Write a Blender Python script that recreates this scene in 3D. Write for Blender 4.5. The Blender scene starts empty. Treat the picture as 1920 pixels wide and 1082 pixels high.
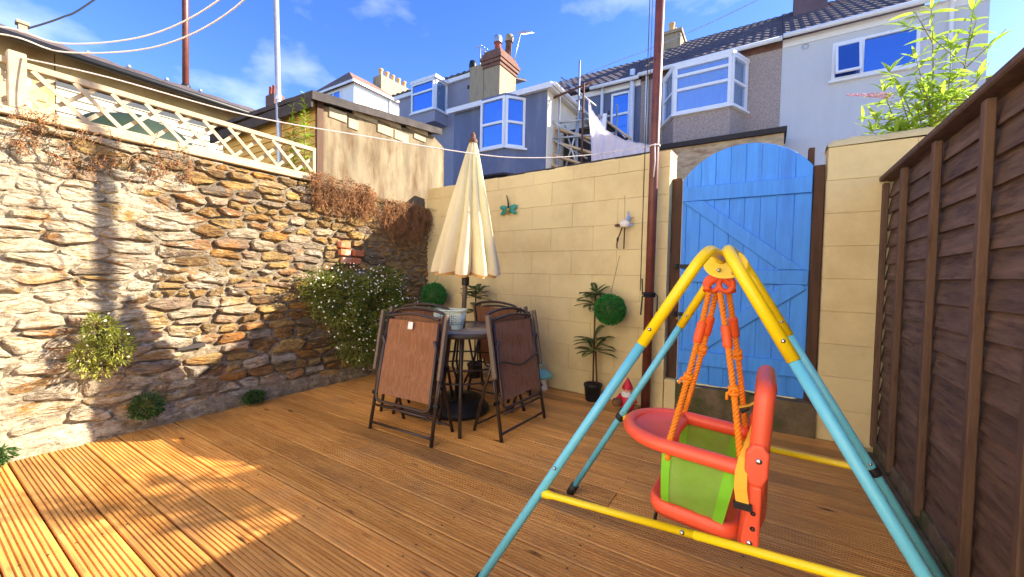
import bpy, math, random
from mathutils import Vector, Matrix, noise
random.seed(11)
S = bpy.context.scene
COL = S.collection
R = math.radians

# ------------------------------------------------------------------ camera
cam_d = bpy.data.cameras.new('camera')
cam_d.sensor_width = 36.0
cam_d.lens = 36.0 * 750.0 / 1920.0
cam_d.clip_start = 0.05
cam_d.clip_end = 2000.0
cam = bpy.data.objects.new('camera', cam_d)
COL.objects.link(cam)
YAW, PITCH, ROLL = R(32.3), R(1.8), R(1.2)
fwd = Vector((-math.sin(YAW) * math.cos(PITCH), math.cos(YAW) * math.cos(PITCH), -math.sin(PITCH)))
rgt = Vector((math.cos(YAW), math.sin(YAW), 0))
upv = rgt.cross(fwd)
cr, sr = math.cos(ROLL), math.sin(ROLL)
RR_ = rgt * cr + upv * sr
UU_ = upv * cr - rgt * sr
m3 = Matrix((RR_, UU_, -fwd)).transposed()
cam.matrix_world = Matrix.Translation((0, 0, 1.10)) @ m3.to_4x4()
S.camera = cam

# ------------------------------------------------------------------ sky, sun, exposure
SUN_DIR = Vector((1.0, 0.94, 0.765)).normalized()
SUN_EL = math.asin(SUN_DIR.z)
SUN_AZ = math.atan2(SUN_DIR.x, SUN_DIR.y)
w = bpy.data.worlds.new('World'); S.world = w; w.use_nodes = True
nt = w.node_tree; nt.nodes.clear()
wo = nt.nodes.new('ShaderNodeOutputWorld')
bg = nt.nodes.new('ShaderNodeBackground'); bg.inputs['Strength'].default_value = 0.10
sky = nt.nodes.new('ShaderNodeTexSky'); sky.sky_type = 'NISHITA'; sky.sun_disc = False
sky.sun_elevation = SUN_EL; sky.sun_rotation = SUN_AZ
sky.altitude = 50; sky.air_density = 1.0; sky.dust_density = 0.25; sky.ozone_density = 2.2
# thin fair-weather cloud wisps, all over the sky
tc = nt.nodes.new('ShaderNodeTexCoord')
mp = nt.nodes.new('ShaderNodeMapping'); mp.inputs['Scale'].default_value = (1.0, 1.0, 1.9)
mp.inputs['Location'].default_value = (2.23, -1.74, -1.71)
nz = nt.nodes.new('ShaderNodeTexNoise'); nz.inputs['Scale'].default_value = 2.3; nz.inputs['Detail'].default_value = 7; nz.inputs['Roughness'].default_value = 0.52
rp = nt.nodes.new('ShaderNodeValToRGB'); rp.color_ramp.elements[0].position = 0.60; rp.color_ramp.elements[1].position = 0.86
rp.color_ramp.elements[1].color = (0.42, 0.42, 0.42, 1)
mx = nt.nodes.new('ShaderNodeMixRGB'); mx.inputs['Color2'].default_value = (9.5, 9.5, 10.2, 1)
hs = nt.nodes.new('ShaderNodeHueSaturation'); hs.inputs['Saturation'].default_value = 1.31; hs.inputs['Hue'].default_value = 0.521
L = nt.links.new
L(tc.outputs['Generated'], mp.inputs['Vector']); L(mp.outputs['Vector'], nz.inputs['Vector']); L(nz.outputs['Fac'], rp.inputs['Fac'])
L(sky.outputs['Color'], hs.inputs['Color']); L(hs.outputs['Color'], mx.inputs['Color1']); L(rp.outputs['Color'], mx.inputs['Fac'])
L(mx.outputs['Color'], bg.inputs['Color']); L(bg.outputs['Background'], wo.inputs['Surface'])
sd = bpy.data.lights.new('sun', 'SUN'); sd.energy = 4.6; sd.angle = R(0.53); sd.color = (1.0, 0.90, 0.74)
so = bpy.data.objects.new('sun', sd); COL.objects.link(so)
so.rotation_euler = (-SUN_DIR).to_track_quat('-Z', 'Y').to_euler(); so.location = (20, 20, 20)
S.view_settings.view_transform = 'Standard'; S.view_settings.look = 'None'
S.view_settings.gamma = 1.0; S.view_settings.exposure = 1.88
S.cycles.use_denoising = True
S.cycles.max_bounces = 8

# ------------------------------------------------------------------ materials
def lin(r, g, b):
    f = lambda c: (c / 255 / 12.92) if c / 255 <= 0.04045 else ((c / 255 + 0.055) / 1.055) ** 2.4
    return (f(r), f(g), f(b))

def mat(name, col, rough=0.65, var=0.14, scale=7.0, bump=0.15, bscale=90.0, spec=0.35, metal=0.0, rand=0.0,
        col2=None, stretch=(1, 1, 1), transl=0.0, dirt=None, dirt_scale=3.0, dirt_lo=0.52, dirt_hi=0.7, alpha=None, bdist=0.004, hue=0.0):
    m = bpy.data.materials.new(name); m.use_nodes = True
    n = m.node_tree; N = n.nodes; K = n.links.new
    b = N['Principled BSDF']
    g = N.new('ShaderNodeNewGeometry')
    mpn = N.new('ShaderNodeMapping'); mpn.inputs['Scale'].default_value = stretch
    K(g.outputs['Position'], mpn.inputs['Vector'])
    n1 = N.new('ShaderNodeTexNoise'); n1.inputs['Scale'].default_value = scale; n1.inputs['Detail'].default_value = 6; n1.inputs['Roughness'].default_value = 0.62
    K(mpn.outputs['Vector'], n1.inputs['Vector'])
    r1 = N.new('ShaderNodeValToRGB'); r1.color_ramp.elements[0].position = 0.3; r1.color_ramp.elements[1].position = 0.7
    a = tuple(max(0, c * (1 - var)) for c in col); c2 = col2 if col2 else tuple(min(1, c * (1 + var)) for c in col)
    r1.color_ramp.elements[0].color = (*a, 1); r1.color_ramp.elements[1].color = (*c2, 1)
    K(n1.outputs['Fac'], r1.inputs['Fac'])
    out = r1.outputs['Color']
    if dirt:
        n2 = N.new('ShaderNodeTexNoise'); n2.inputs['Scale'].default_value = dirt_scale; n2.inputs['Detail'].default_value = 8; n2.inputs['Roughness'].default_value = 0.68
        K(mpn.outputs['Vector'], n2.inputs['Vector'])
        r2 = N.new('ShaderNodeValToRGB'); r2.color_ramp.elements[0].position = dirt_lo; r2.color_ramp.elements[1].position = dirt_hi
        K(n2.outputs['Fac'], r2.inputs['Fac'])
        mxn = N.new('ShaderNodeMixRGB'); mxn.inputs['Color2'].default_value = (*dirt, 1)
        K(r2.outputs['Color'], mxn.inputs['Fac']); K(out, mxn.inputs['Color1']); out = mxn.outputs['Color']
    if rand or hue:
        oi = N.new('ShaderNodeObjectInfo')
        hsn = N.new('ShaderNodeHueSaturation')
        mr = N.new('ShaderNodeMapRange'); mr.inputs['To Min'].default_value = 1 - rand; mr.inputs['To Max'].default_value = 1 + rand
        K(oi.outputs['Random'], mr.inputs['Value']); K(mr.outputs['Result'], hsn.inputs['Value'])
        if hue:
            ml = N.new('ShaderNodeMath'); ml.operation = 'MULTIPLY'; ml.inputs[1].default_value = 7.13
            fr = N.new('ShaderNodeMath'); fr.operation = 'FRACT'
            mh = N.new('ShaderNodeMapRange'); mh.inputs['To Min'].default_value = 0.5 - hue; mh.inputs['To Max'].default_value = 0.5 + hue
            K(oi.outputs['Random'], ml.inputs[0]); K(ml.outputs[0], fr.inputs[0]); K(fr.outputs[0], mh.inputs['Value']); K(mh.outputs['Result'], hsn.inputs['Hue'])
        K(out, hsn.inputs['Color']); out = hsn.outputs['Color']
    K(out, b.inputs['Base Color'])
    b.inputs['Roughness'].default_value = rough; b.inputs['Metallic'].default_value = metal
    b.inputs['Specular IOR Level'].default_value = spec
    if bump:
        n3 = N.new('ShaderNodeTexNoise'); n3.inputs['Scale'].default_value = bscale; n3.inputs['Detail'].default_value = 5
        K(mpn.outputs['Vector'], n3.inputs['Vector'])
        bn = N.new('ShaderNodeBump'); bn.inputs['Strength'].default_value = min(1, bump); bn.inputs['Distance'].default_value = bdist
        K(n3.outputs['Fac'], bn.inputs['Height']); K(bn.outputs['Normal'], b.inputs['Normal'])
    if transl:
        tr = N.new('ShaderNodeBsdfTranslucent'); ms = N.new('ShaderNodeMixShader'); ms.inputs['Fac'].default_value = transl
        K(out, tr.inputs['Color']); o = N['Material Output']
        K(b.outputs['BSDF'], ms.inputs[1]); K(tr.outputs['BSDF'], ms.inputs[2]); K(ms.outputs['Shader'], o.inputs['Surface'])
    return m

def deck_material():
    m = bpy.data.materials.new('stained decking'); m.use_nodes = True
    n = m.node_tree; N = n.nodes; K = n.links.new; b = N['Principled BSDF']
    g = N.new('ShaderNodeNewGeometry'); oi = N.new('ShaderNodeObjectInfo')
    off = N.new('ShaderNodeVectorMath'); off.operation = 'MULTIPLY_ADD'
    cmb = N.new('ShaderNodeCombineXYZ'); K(oi.outputs['Random'], cmb.inputs[0]); K(oi.outputs['Random'], cmb.inputs[2])
    off.inputs[1].default_value = (31, 0, 17); K(cmb.outputs[0], off.inputs[0]); K(g.outputs['Position'], off.inputs[2])
    mp1 = N.new('ShaderNodeMapping'); mp1.inputs['Scale'].default_value = (1.3, 26, 8); K(off.outputs[0], mp1.inputs['Vector'])
    n1 = N.new('ShaderNodeTexNoise'); n1.inputs['Scale'].default_value = 2.0; n1.inputs['Detail'].default_value = 7; n1.inputs['Roughness'].default_value = 0.6; n1.inputs['Distortion'].default_value = 0.6
    K(mp1.outputs[0], n1.inputs['Vector'])
    r1 = N.new('ShaderNodeValToRGB')
    e = r1.color_ramp.elements; e[0].position = 0.28; e[0].color = (*lin(182, 118, 50), 1); e[1].position = 0.75; e[1].color = (*lin(240, 180, 98), 1)
    K(n1.outputs['Fac'], r1.inputs['Fac'])
    # knots
    mp2 = N.new('ShaderNodeMapping'); mp2.inputs['Scale'].default_value = (2.2, 7.5, 1.0); K(off.outputs[0], mp2.inputs['Vector'])
    v = N.new('ShaderNodeTexVoronoi'); v.inputs['Scale'].default_value = 1.0; K(mp2.outputs[0], v.inputs['Vector'])
    r2 = N.new('ShaderNodeValToRGB'); r2.color_ramp.elements[0].position = 0.03; r2.color_ramp.elements[0].color = (1, 1, 1, 1); r2.color_ramp.elements[1].position = 0.11; r2.color_ramp.elements[1].color = (0, 0, 0, 1)
    K(v.outputs['Distance'], r2.inputs['Fac'])
    mk = N.new('ShaderNodeMixRGB'); mk.inputs['Color2'].default_value = (*lin(92, 52, 24), 1); K(r2.outputs['Color'], mk.inputs['Fac']); K(r1.outputs['Color'], mk.inputs['Color1'])
    # pale worn scuffs
    n4 = N.new('ShaderNodeTexNoise'); n4.inputs['Scale'].default_value = 2.1; n4.inputs['Detail'].default_value = 9; n4.inputs['Roughness'].default_value = 0.7; K(g.outputs['Position'], n4.inputs['Vector'])
    r4 = N.new('ShaderNodeValToRGB'); r4.color_ramp.elements[0].position = 0.55; r4.color_ramp.elements[1].position = 0.82; r4.color_ramp.elements[1].color = (0.75, 0.75, 0.75, 1); K(n4.outputs['Fac'], r4.inputs['Fac'])
    ms = N.new('ShaderNodeMixRGB'); ms.inputs['Color2'].default_value = (*lin(196, 158, 112), 1); K(r4.outputs['Color'], ms.inputs['Fac']); K(mk.outputs['Color'], ms.inputs['Color1'])
    n5 = N.new('ShaderNodeTexNoise'); n5.inputs['Scale'].default_value = 0.9; n5.inputs['Detail'].default_value = 6; n5.inputs['Roughness'].default_value = 0.65; K(off.outputs[0], n5.inputs['Vector'])
    r5 = N.new('ShaderNodeValToRGB'); r5.color_ramp.elements[0].position = 0.48; r5.color_ramp.elements[1].position = 0.72; r5.color_ramp.elements[1].color = (0.6, 0.6, 0.6, 1); K(n5.outputs['Fac'], r5.inputs['Fac'])
    mw = N.new('ShaderNodeMixRGB'); mw.inputs['Color2'].default_value = (*lin(126, 96, 66), 1); K(r5.outputs['Color'], mw.inputs['Fac']); K(ms.outputs['Color'], mw.inputs['Color1']); ms = mw
    hsn = N.new('ShaderNodeHueSaturation'); mr = N.new('ShaderNodeMapRange'); mr.inputs['To Min'].default_value = 0.72; mr.inputs['To Max'].default_value = 1.14
    K(oi.outputs['Random'], mr.inputs['Value']); K(mr.outputs['Result'], hsn.inputs['Value']); K(ms.outputs['Color'], hsn.inputs['Color'])
    K(hsn.outputs['Color'], b.inputs['Base Color'])
    b.inputs['Roughness'].default_value = 0.5; b.inputs['Specular IOR Level'].default_value = 0.35
    bn = N.new('ShaderNodeBump'); bn.inputs['Strength'].default_value = 0.35; bn.inputs['Distance'].default_value = 0.002; K(n1.outputs['Fac'], bn.inputs['Height']); K(bn.outputs['Normal'], b.inputs['Normal'])
    return m

def stone_material(name, mortar=False):
    m = bpy.data.materials.new(name); m.use_nodes = True
    n = m.node_tree; N = n.nodes; K = n.links.new; b = N['Principled BSDF']
    g = N.new('ShaderNodeNewGeometry'); oi = N.new('ShaderNodeObjectInfo')
    def noi(sc, det=7, ro=0.65, st=(1, 1, 1), dist=0):
        mp = N.new('ShaderNodeMapping'); mp.inputs['Scale'].default_value = st; K(g.outputs['Position'], mp.inputs['Vector'])
        q = N.new('ShaderNodeTexNoise'); q.inputs['Scale'].default_value = sc; q.inputs['Detail'].default_value = det; q.inputs['Roughness'].default_value = ro; q.inputs['Distortion'].default_value = dist
        K(mp.outputs[0], q.inputs['Vector']); return q.outputs['Fac']
    def ramp(f, *st):
        r = N.new('ShaderNodeValToRGB'); els = r.color_ramp.elements
        while len(els) < len(st): els.new(0.5)
        for e, (p, c) in zip(els, st): e.position = p; e.color = (*c, 1) if len(c) == 3 else c
        K(f, r.inputs['Fac']); return r.outputs['Color']
    def mix(f, a, c):
        q = N.new('ShaderNodeMixRGB')
        if isinstance(f, float): q.inputs['Fac'].default_value = f
        else: K(f, q.inputs['Fac'])
        for s, v in (('Color1', a), ('Color2', c)):
            if isinstance(v, tuple): q.inputs[s].default_value = (*v, 1)
            else: K(v, q.inputs[s])
        return q.outputs['Color']
    if mortar:
        base = ramp(noi(14, 8, 0.7), (0.25, lin(104, 90, 72)), (0.5, lin(150, 134, 110)), (0.75, lin(188, 172, 144)))
    else:
        pal = ramp(oi.outputs['Random'], (0.0, lin(150, 124, 88)), (0.14, lin(226, 186, 110)), (0.27, lin(110, 96, 82)), (0.40, lin(226, 212, 182)), (0.52, lin(206, 152, 74)),
                   (0.64, lin(92, 78, 64)), (0.76, lin(214, 204, 184)), (0.9, lin(186, 124, 58)), (1.0, lin(160, 152, 138)))
        nf = noi(9, 9, 0.72, (1, 0.6, 2.4), 0.4)
        base = mix(ramp(nf, (0.35, (0, 0, 0)), (0.68, (1, 1, 1))), pal, lin(92, 72, 52))
        base = mix(ramp(noi(23, 6, 0.7, (1, 0.7, 1.8)), (0.55, (0, 0, 0)), (0.72, (0.75,) * 3)), base, lin(228, 190, 122))
    # orange lichen and iron staining
    base = mix(ramp(noi(5.2, 7, 0.7), (0.56, (0, 0, 0)), (0.68, (0.7,) * 3)), base, lin(208, 140, 62))
    # old limewash, thick towards the near end of the wall
    sx = N.new('ShaderNodeSeparateXYZ'); K(g.outputs['Position'], sx.inputs[0])
    mr = N.new('ShaderNodeMapRange'); mr.inputs['From Min'].default_value = 0.75; mr.inputs['From Max'].default_value = 1.75; mr.inputs['To Min'].default_value = (0.075 if mortar else 0.095); mr.inputs['To Max'].default_value = (-0.08 if mortar else -0.09)
    K(sx.outputs['Y'], mr.inputs['Value'])
    ad = N.new('ShaderNodeMath'); ad.operation = 'ADD'; K(noi(4.2, 12, 0.78, (1, 0.75, 1.5), 0.5), ad.inputs[0]); K(mr.outputs['Result'], ad.inputs[1])
    wash = ramp(ad.outputs[0], (0.52, (0, 0, 0)), (0.585, (0.9,) * 3))
    base = mix(wash, base, ramp(noi(38, 7, 0.75, (1, 0.7, 1.5)), (0.28, lin(150, 134, 106)), (0.5, lin(206, 192, 164)), (0.72, lin(230, 220, 198))))
    # brown streaks along the beds, painted in for dark shadows
    base = mix(ramp(noi(7.5, 9, 0.72, (1, 0.55, 3.2), 0.8), (0.55, (0, 0, 0)), (0.66, (0.75,) * 3)), base, lin(140, 104, 66))
    # dark specks in a pattern of their own
    base = mix(ramp(noi(17, 8, 0.75, (1, 0.8, 1.6)), (0.575, (0, 0, 0)), (0.68, (0.85,) * 3)), base, lin(70, 54, 40))
    base = mix(ramp(noi(2.6, 8, 0.7, (1, 0.8, 1.2), 0.6), (0.60, (0, 0, 0)), (0.70, (0.7,) * 3)), base, lin(196, 138, 70))
    K(base, b.inputs['Base Color']); b.inputs['Roughness'].default_value = 0.9; b.inputs['Specular IOR Level'].default_value = 0.15
    bn = N.new('ShaderNodeBump'); bn.inputs['Strength'].default_value = 1.0; bn.inputs['Distance'].default_value = 0.035
    K(noi(26, 8, 0.7, (1, 0.7, 1.7)), bn.inputs['Height'])
    b2 = N.new('ShaderNodeBump'); b2.inputs['Strength'].default_value = 0.9; b2.inputs['Distance'].default_value = 0.012; K(noi(80, 6, 0.7, (1, 0.7, 1.5)), b2.inputs['Height']); K(bn.outputs['Normal'], b2.inputs['Normal'])
    K(b2.outputs['Normal'], b.inputs['Normal'])
    return m

def glass_material(name, sky_tint=(0.16, 0.30, 0.62)):  # blue sky reflection is partly put into the base colour
    m = bpy.data.materials.new(name); m.use_nodes = True
    b = m.node_tree.nodes['Principled BSDF']
    N = m.node_tree.nodes; K = m.node_tree.links.new
    g = N.new('ShaderNodeNewGeometry'); q = N.new('ShaderNodeTexNoise'); q.inputs['Scale'].default_value = 1.3; K(g.outputs['Position'], q.inputs['Vector'])
    bn = N.new('ShaderNodeBump'); bn.inputs['Strength'].default_value = 0.12; bn.inputs['Distance'].default_value = 0.05; K(q.outputs['Fac'], bn.inputs['Height']); K(bn.outputs['Normal'], b.inputs['Normal'])
    b.inputs['Base Color'].default_value = (*sky_tint, 1); b.inputs['Metallic'].default_value = 0.85; b.inputs['Roughness'].default_value = 0.06
    return m

MT = {}
MT['ground'] = mat('lane ground', lin(110, 104, 96), 0.9, 0.25, 2.0, 0.4, 30)
MT['deck'] = deck_material()
MT['joist'] = mat('dark joist', lin(60, 42, 28), 0.9)
MT['stone'] = stone_material('rubble stone')
MT['mortar'] = stone_material('lime mortar', True)
MT['brick'] = mat('old brick', lin(190, 112, 74), 0.9, 0.3, 14, 0.6, 60, rand=0.2, dirt=lin(214, 196, 170), dirt_scale=9)
MT['cream'] = mat('cream masonry paint', lin(226, 206, 150), 0.75, 0.07, 2.2, 0.5, 110, rand=0.03, dirt=lin(204, 178, 124), dirt_scale=1.7, dirt_lo=0.46, dirt_hi=0.78, bdist=0.003)
MT['cream_joint'] = mat('cream painted joint', lin(208, 184, 132), 0.8, 0.08, 3)
MT['bitumen'] = mat('dark bitumen', lin(62, 56, 54), 0.8, 0.2, 12)
MT['gate'] = mat('blue gate paint', lin(72, 154, 244), 0.5, 0.12, 4, 0.5, 40, stretch=(9, 9, 0.7), rand=0.06, spec=0.4, dirt=lin(62, 134, 224), dirt_scale=1.4)
MT['post'] = mat('dark brown timber', lin(82, 56, 38), 0.75, 0.3, 6, 0.5, 40, stretch=(5, 5, 0.6), rand=0.1)
MT['fence'] = mat('brown stained lap board', lin(114, 88, 68), 0.8, 0.4, 5, 0.55, 30, stretch=(1, 0.7, 6), rand=0.14, dirt=lin(68, 48, 38), dirt_scale=4.5, bdist=0.006)
MT['fence_post'] = mat('brown fence batten', lin(110, 84, 64), 0.8, 0.35, 5, 0.5, 30, stretch=(4, 4, 0.6), rand=0.08, dirt=lin(76, 52, 36), dirt_scale=5)
MT['moss'] = mat('mossy concrete', lin(112, 96, 72), 0.95, 0.35, 9, 0.8, 40, dirt=lin(70, 78, 34), dirt_scale=5, dirt_lo=0.45, dirt_hi=0.65)
MT['black_metal'] = mat('black iron', lin(26, 26, 28), 0.5, 0.1, 10, 0.1)
MT['mast'] = mat('red oxide steel', lin(112, 58, 44), 0.45, 0.2, 9, 0.15, 60, spec=0.5, dirt=lin(84, 44, 36), dirt_scale=8)
MT['galv'] = mat('galvanised steel', lin(186, 190, 196), 0.4, 0.1, 9, 0.1, 60, metal=0.6)
MT['rope'] = mat('white line', lin(236, 224, 214), 0.8, 0.05, 30)
MT['blackrope'] = mat('black cord', lin(34, 32, 34), 0.8, 0.05, 30)
MT['trellis'] = mat('pale trellis timber', lin(174, 154, 124), 0.75, 0.18, 7, 0.3, 50, rand=0.06, dirt=lin(206, 176, 138), dirt_scale=8)
MT['plate'] = mat('weathered wall plate', lin(196, 168, 132), 0.85, 0.25, 8, 0.4, 40, stretch=(4, 0.6, 4))
MT['chair'] = mat('brown powder coat', lin(62, 48, 42), 0.35, 0.1, 20, 0.06, 200, spec=0.5)
MT['chair_arm'] = mat('taupe chair arm', lin(112, 96, 80), 0.5, 0.1, 20, 0.1)
MT['tag'] = mat('white label', lin(236, 232, 226), 0.7, 0.03)
MT['table'] = mat('table rim', lin(78, 66, 56), 0.4, 0.1, 20, 0.1)
MT['tabletop'] = mat('frosted table top', lin(140, 128, 112), 0.22, 0.12, 12, 0.05, spec=0.6)
MT['black'] = mat('black plastic', lin(34, 34, 36), 0.45, 0.1, 20, 0.1)
MT['pole'] = mat('umbrella pole', lin(120, 104, 96), 0.35, 0.1, 20, 0, metal=0.5)
MT['canvas'] = mat('cream parasol canvas', lin(248, 240, 202), 0.85, 0.04, 8, 0.3, 300, transl=0.45, spec=0.1)
MT['canvas_in'] = mat('parasol lining', lin(226, 176, 110), 0.85, 0.05, 8, 0.2, 300, transl=0.3)
MT['basket'] = mat('mint plastic', lin(238, 246, 224), 0.45, 0.04, 8, 0.05, transl=0.25)
MT['basket2'] = mat('pale blue plastic', lin(216, 236, 224), 0.45, 0.04, 8, 0.05)
MT['leaf'] = mat('daisy leaf', lin(112, 130, 46), 0.7, 0.4, 4, 0, transl=0.35, col2=lin(182, 182, 82))
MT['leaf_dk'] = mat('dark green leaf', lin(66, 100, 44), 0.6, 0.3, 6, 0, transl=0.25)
MT['topiary'] = mat('plastic topiary leaf', lin(34, 122, 52), 0.5, 0.3, 25, 0, transl=0.15, col2=lin(64, 156, 66))
MT['palm'] = mat('plastic palm frond', lin(84, 112, 62), 0.5, 0.3, 9, 0, transl=0.2, col2=lin(126, 146, 84))
MT['bud'] = mat('buddleia leaf', lin(150, 186, 56), 0.5, 0.2, 6, 0, transl=0.5, col2=lin(190, 214, 84))
MT['stem'] = mat('green brown stem', lin(130, 122, 72), 0.8, 0.2, 8)
MT['petal'] = mat('white petals', lin(232, 224, 206), 0.8, 0.03, 9, 0)
MT['pink'] = mat('pink flower spike', lin(222, 140, 180), 0.8, 0.25, 40, 0, col2=lin(244, 210, 224))
MT['dry'] = mat('dried creeper', lin(128, 92, 62), 0.9, 0.4, 9, 0, col2=lin(190, 138, 92), transl=0.15)
MT['yellow'] = mat('yellow enamel', lin(255, 218, 22), 0.3, 0.06, 8, 0.06, 200, spec=0.5, dirt=lin(212, 170, 60), dirt_scale=26, dirt_lo=0.66, dirt_hi=0.76)
MT['blue'] = mat('sky blue enamel', lin(106, 196, 222), 0.3, 0.05, 8, 0.05, 200, spec=0.5, dirt=lin(160, 206, 210), dirt_scale=40, dirt_lo=0.68, dirt_hi=0.74)
MT['red'] = mat('orange red plastic', lin(252, 96, 62), 0.36, 0.08, 6, 0.08, 300, spec=0.5, dirt=lin(236, 104, 76), dirt_scale=7, dirt_lo=0.5, dirt_hi=0.75)
MT['green'] = mat('lime mesh fabric', lin(146, 196, 66), 0.8, 0.05, 10, 0.6, 700, transl=0.2, col2=lin(164, 204, 96))
MT['green2'] = mat('lime fabric hem', lin(126, 200, 44), 0.75, 0.06, 10, 0.2, 300)
MT['orange_rope'] = mat('orange rope', lin(240, 140, 30), 0.6, 0.1, 60, 0.1, 300)
MT['orange'] = mat('orange plastic', lin(246, 100, 44), 0.4, 0.05, 12, 0.05)
MT['strap'] = mat('yellow webbing', lin(246, 190, 60), 0.7, 0.06, 30, 0.3, 500)
MT['chrome'] = mat('steel bolt', lin(200, 200, 205), 0.2, 0.02, 9, 0, metal=1.0)
MT['white_paint'] = mat('white gloss paint', lin(238, 238, 240), 0.5, 0.04, 3)
MT['upvc'] = mat('white window frame', lin(240, 242, 246), 0.4, 0.03, 3, 0)
MT['glass'] = glass_material('window glass')
MT['glass_lt'] = glass_material('lighter window glass', (0.40, 0.62, 0.95))
MT['grey_render'] = mat('slate blue render', lin(106, 116, 144), 0.85, 0.10, 1.3, 0.3, 40, stretch=(2.5, 2.5, 0.5), dirt=lin(130, 134, 150), dirt_scale=1.4)
MT['white_render'] = mat('white render', lin(206, 208, 212), 0.8, 0.06, 0.9, 0.3, 40, stretch=(2.5, 2.5, 0.5), dirt=lin(190, 192, 196), dirt_scale=0.9, dirt_lo=0.5, dirt_hi=0.8)
MT['warm_render'] = mat('cream render', lin(246, 232, 208), 0.85, 0.06, 1.2, 0.3, 40)
MT['pebble'] = mat('pebbledash', lin(176, 160, 152), 0.95, 0.34, 26, 1.0, 30, bdist=0.03)
MT['far_render'] = mat('grey far render', lin(150, 150, 166), 0.9, 0.1, 1.2, 0.3, 30)
MT['concrete'] = mat('streaked concrete render', lin(172, 154, 126), 0.9, 0.22, 1.6, 0.5, 30, stretch=(2.5, 2.5, 0.6), dirt=lin(112, 96, 80), dirt_scale=1.6)
MT['cbrick'] = mat('chimney brick', lin(118, 86, 74), 0.9, 0.25, 8, 0.5, 30, rand=0.15)
MT['palebrick'] = mat('pale stained brickwork', lin(196, 172, 138), 0.9, 0.3, 5, 0.6, 20, stretch=(1, 1, 3), dirt=lin(150, 104, 76), dirt_scale=3)
MT['roof'] = mat('dark roof tile', lin(88, 78, 82), 0.8, 0.3, 5, 0.5, 20, rand=0.1)
MT['roof_br'] = mat('brown roof tile', lin(128, 100, 88), 0.85, 0.3, 5, 0.5, 20)
MT['terracotta'] = mat('clay pot', lin(214, 168, 110), 0.8, 0.2, 8)
MT['terracotta_rd'] = mat('red clay pot', lin(164, 84, 66), 0.8, 0.2, 8)
MT['purple_ch'] = mat('purple brown chimney render', lin(112, 92, 98), 0.9, 0.15, 4)
MT['slat'] = mat('ochre shed cladding', lin(224, 184, 104), 0.8, 0.14, 5, 0.4, 30, stretch=(0.8, 4, 4), rand=0.08)
MT['felt'] = mat('black roofing felt', lin(70, 64, 62), 0.9, 0.3, 8, 0.6, 20)
MT['shed_render'] = mat('weathered shed render', lin(128, 114, 90), 0.95, 0.35, 3.0, 0.7, 30, stretch=(2.2, 2.2, 0.6), dirt=lin(94, 72, 48), dirt_scale=2.2, dirt_lo=0.46, dirt_hi=0.66)
MT['block'] = mat('bare concrete block', lin(170, 154, 128), 0.95, 0.12, 9, 0.5, 60, rand=0.08)
MT['outb_white'] = mat('white cladding board', lin(206, 198, 180), 0.7, 0.06, 3, 0.2, rand=0.03)
MT['outb_wall'] = mat('pale ochre wall', lin(198, 172, 122), 0.9, 0.2, 2.0, 0.4, 30, dirt=lin(176, 140, 88), dirt_scale=2.2)
MT['tarp'] = mat('dark green tarpaulin', lin(40, 54, 38), 0.6, 0.2, 4, 0.4, 12)
MT['sheet'] = mat('white sheeting', lin(236, 230, 240), 0.8, 0.04, 5, 0.2, 60, transl=0.35)
MT['scaf_board'] = mat('scaffold board', lin(206, 178, 140), 0.85, 0.2, 5)
MT['teal'] = mat('teal glaze', lin(120, 190, 186), 0.35, 0.1, 12, 0.05)
MT['gn_red'] = mat('gnome red', lin(206, 40, 62), 0.45, 0.08, 20, 0.1)
MT['gn_white'] = mat('gnome beard white', lin(232, 226, 214), 0.6, 0.08, 30, 0.4)
MT['gn_skin'] = mat('gnome skin', lin(226, 164, 132), 0.6, 0.05)
MT['gn_brown'] = mat('gnome brown', lin(120, 84, 52), 0.7, 0.2, 20)
MT['gn_dark'] = mat('gnome boots', lin(40, 40, 60), 0.6, 0.1)
MT['dragon'] = mat('green glass wing', lin(34, 118, 96), 0.35, 0.3, 20, 0.1, col2=lin(70, 170, 150))
MT['gold'] = mat('gold body', lin(190, 140, 40), 0.4, 0.2, 20, metal=0.4)
MT['pale_blue'] = mat('pale blue paint', lin(140, 166, 216), 0.5, 0.1, 20)
MT['rust'] = mat('rusty brown metal', lin(96, 62, 44), 0.7, 0.2, 20)
_g = MT['glass_lt'].node_tree.nodes['Principled BSDF']; _g.inputs['Alpha'].default_value = 0.42; _g.inputs['Metallic'].default_value = 0.6
MT['curtain'] = mat('pale curtain', lin(196, 206, 222), 0.8, 0.15, 3, 0, stretch=(8, 8, 0.5))
MT['soil'] = mat('dark soil', lin(52, 40, 32), 0.95, 0.3, 30, 0.8)

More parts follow.
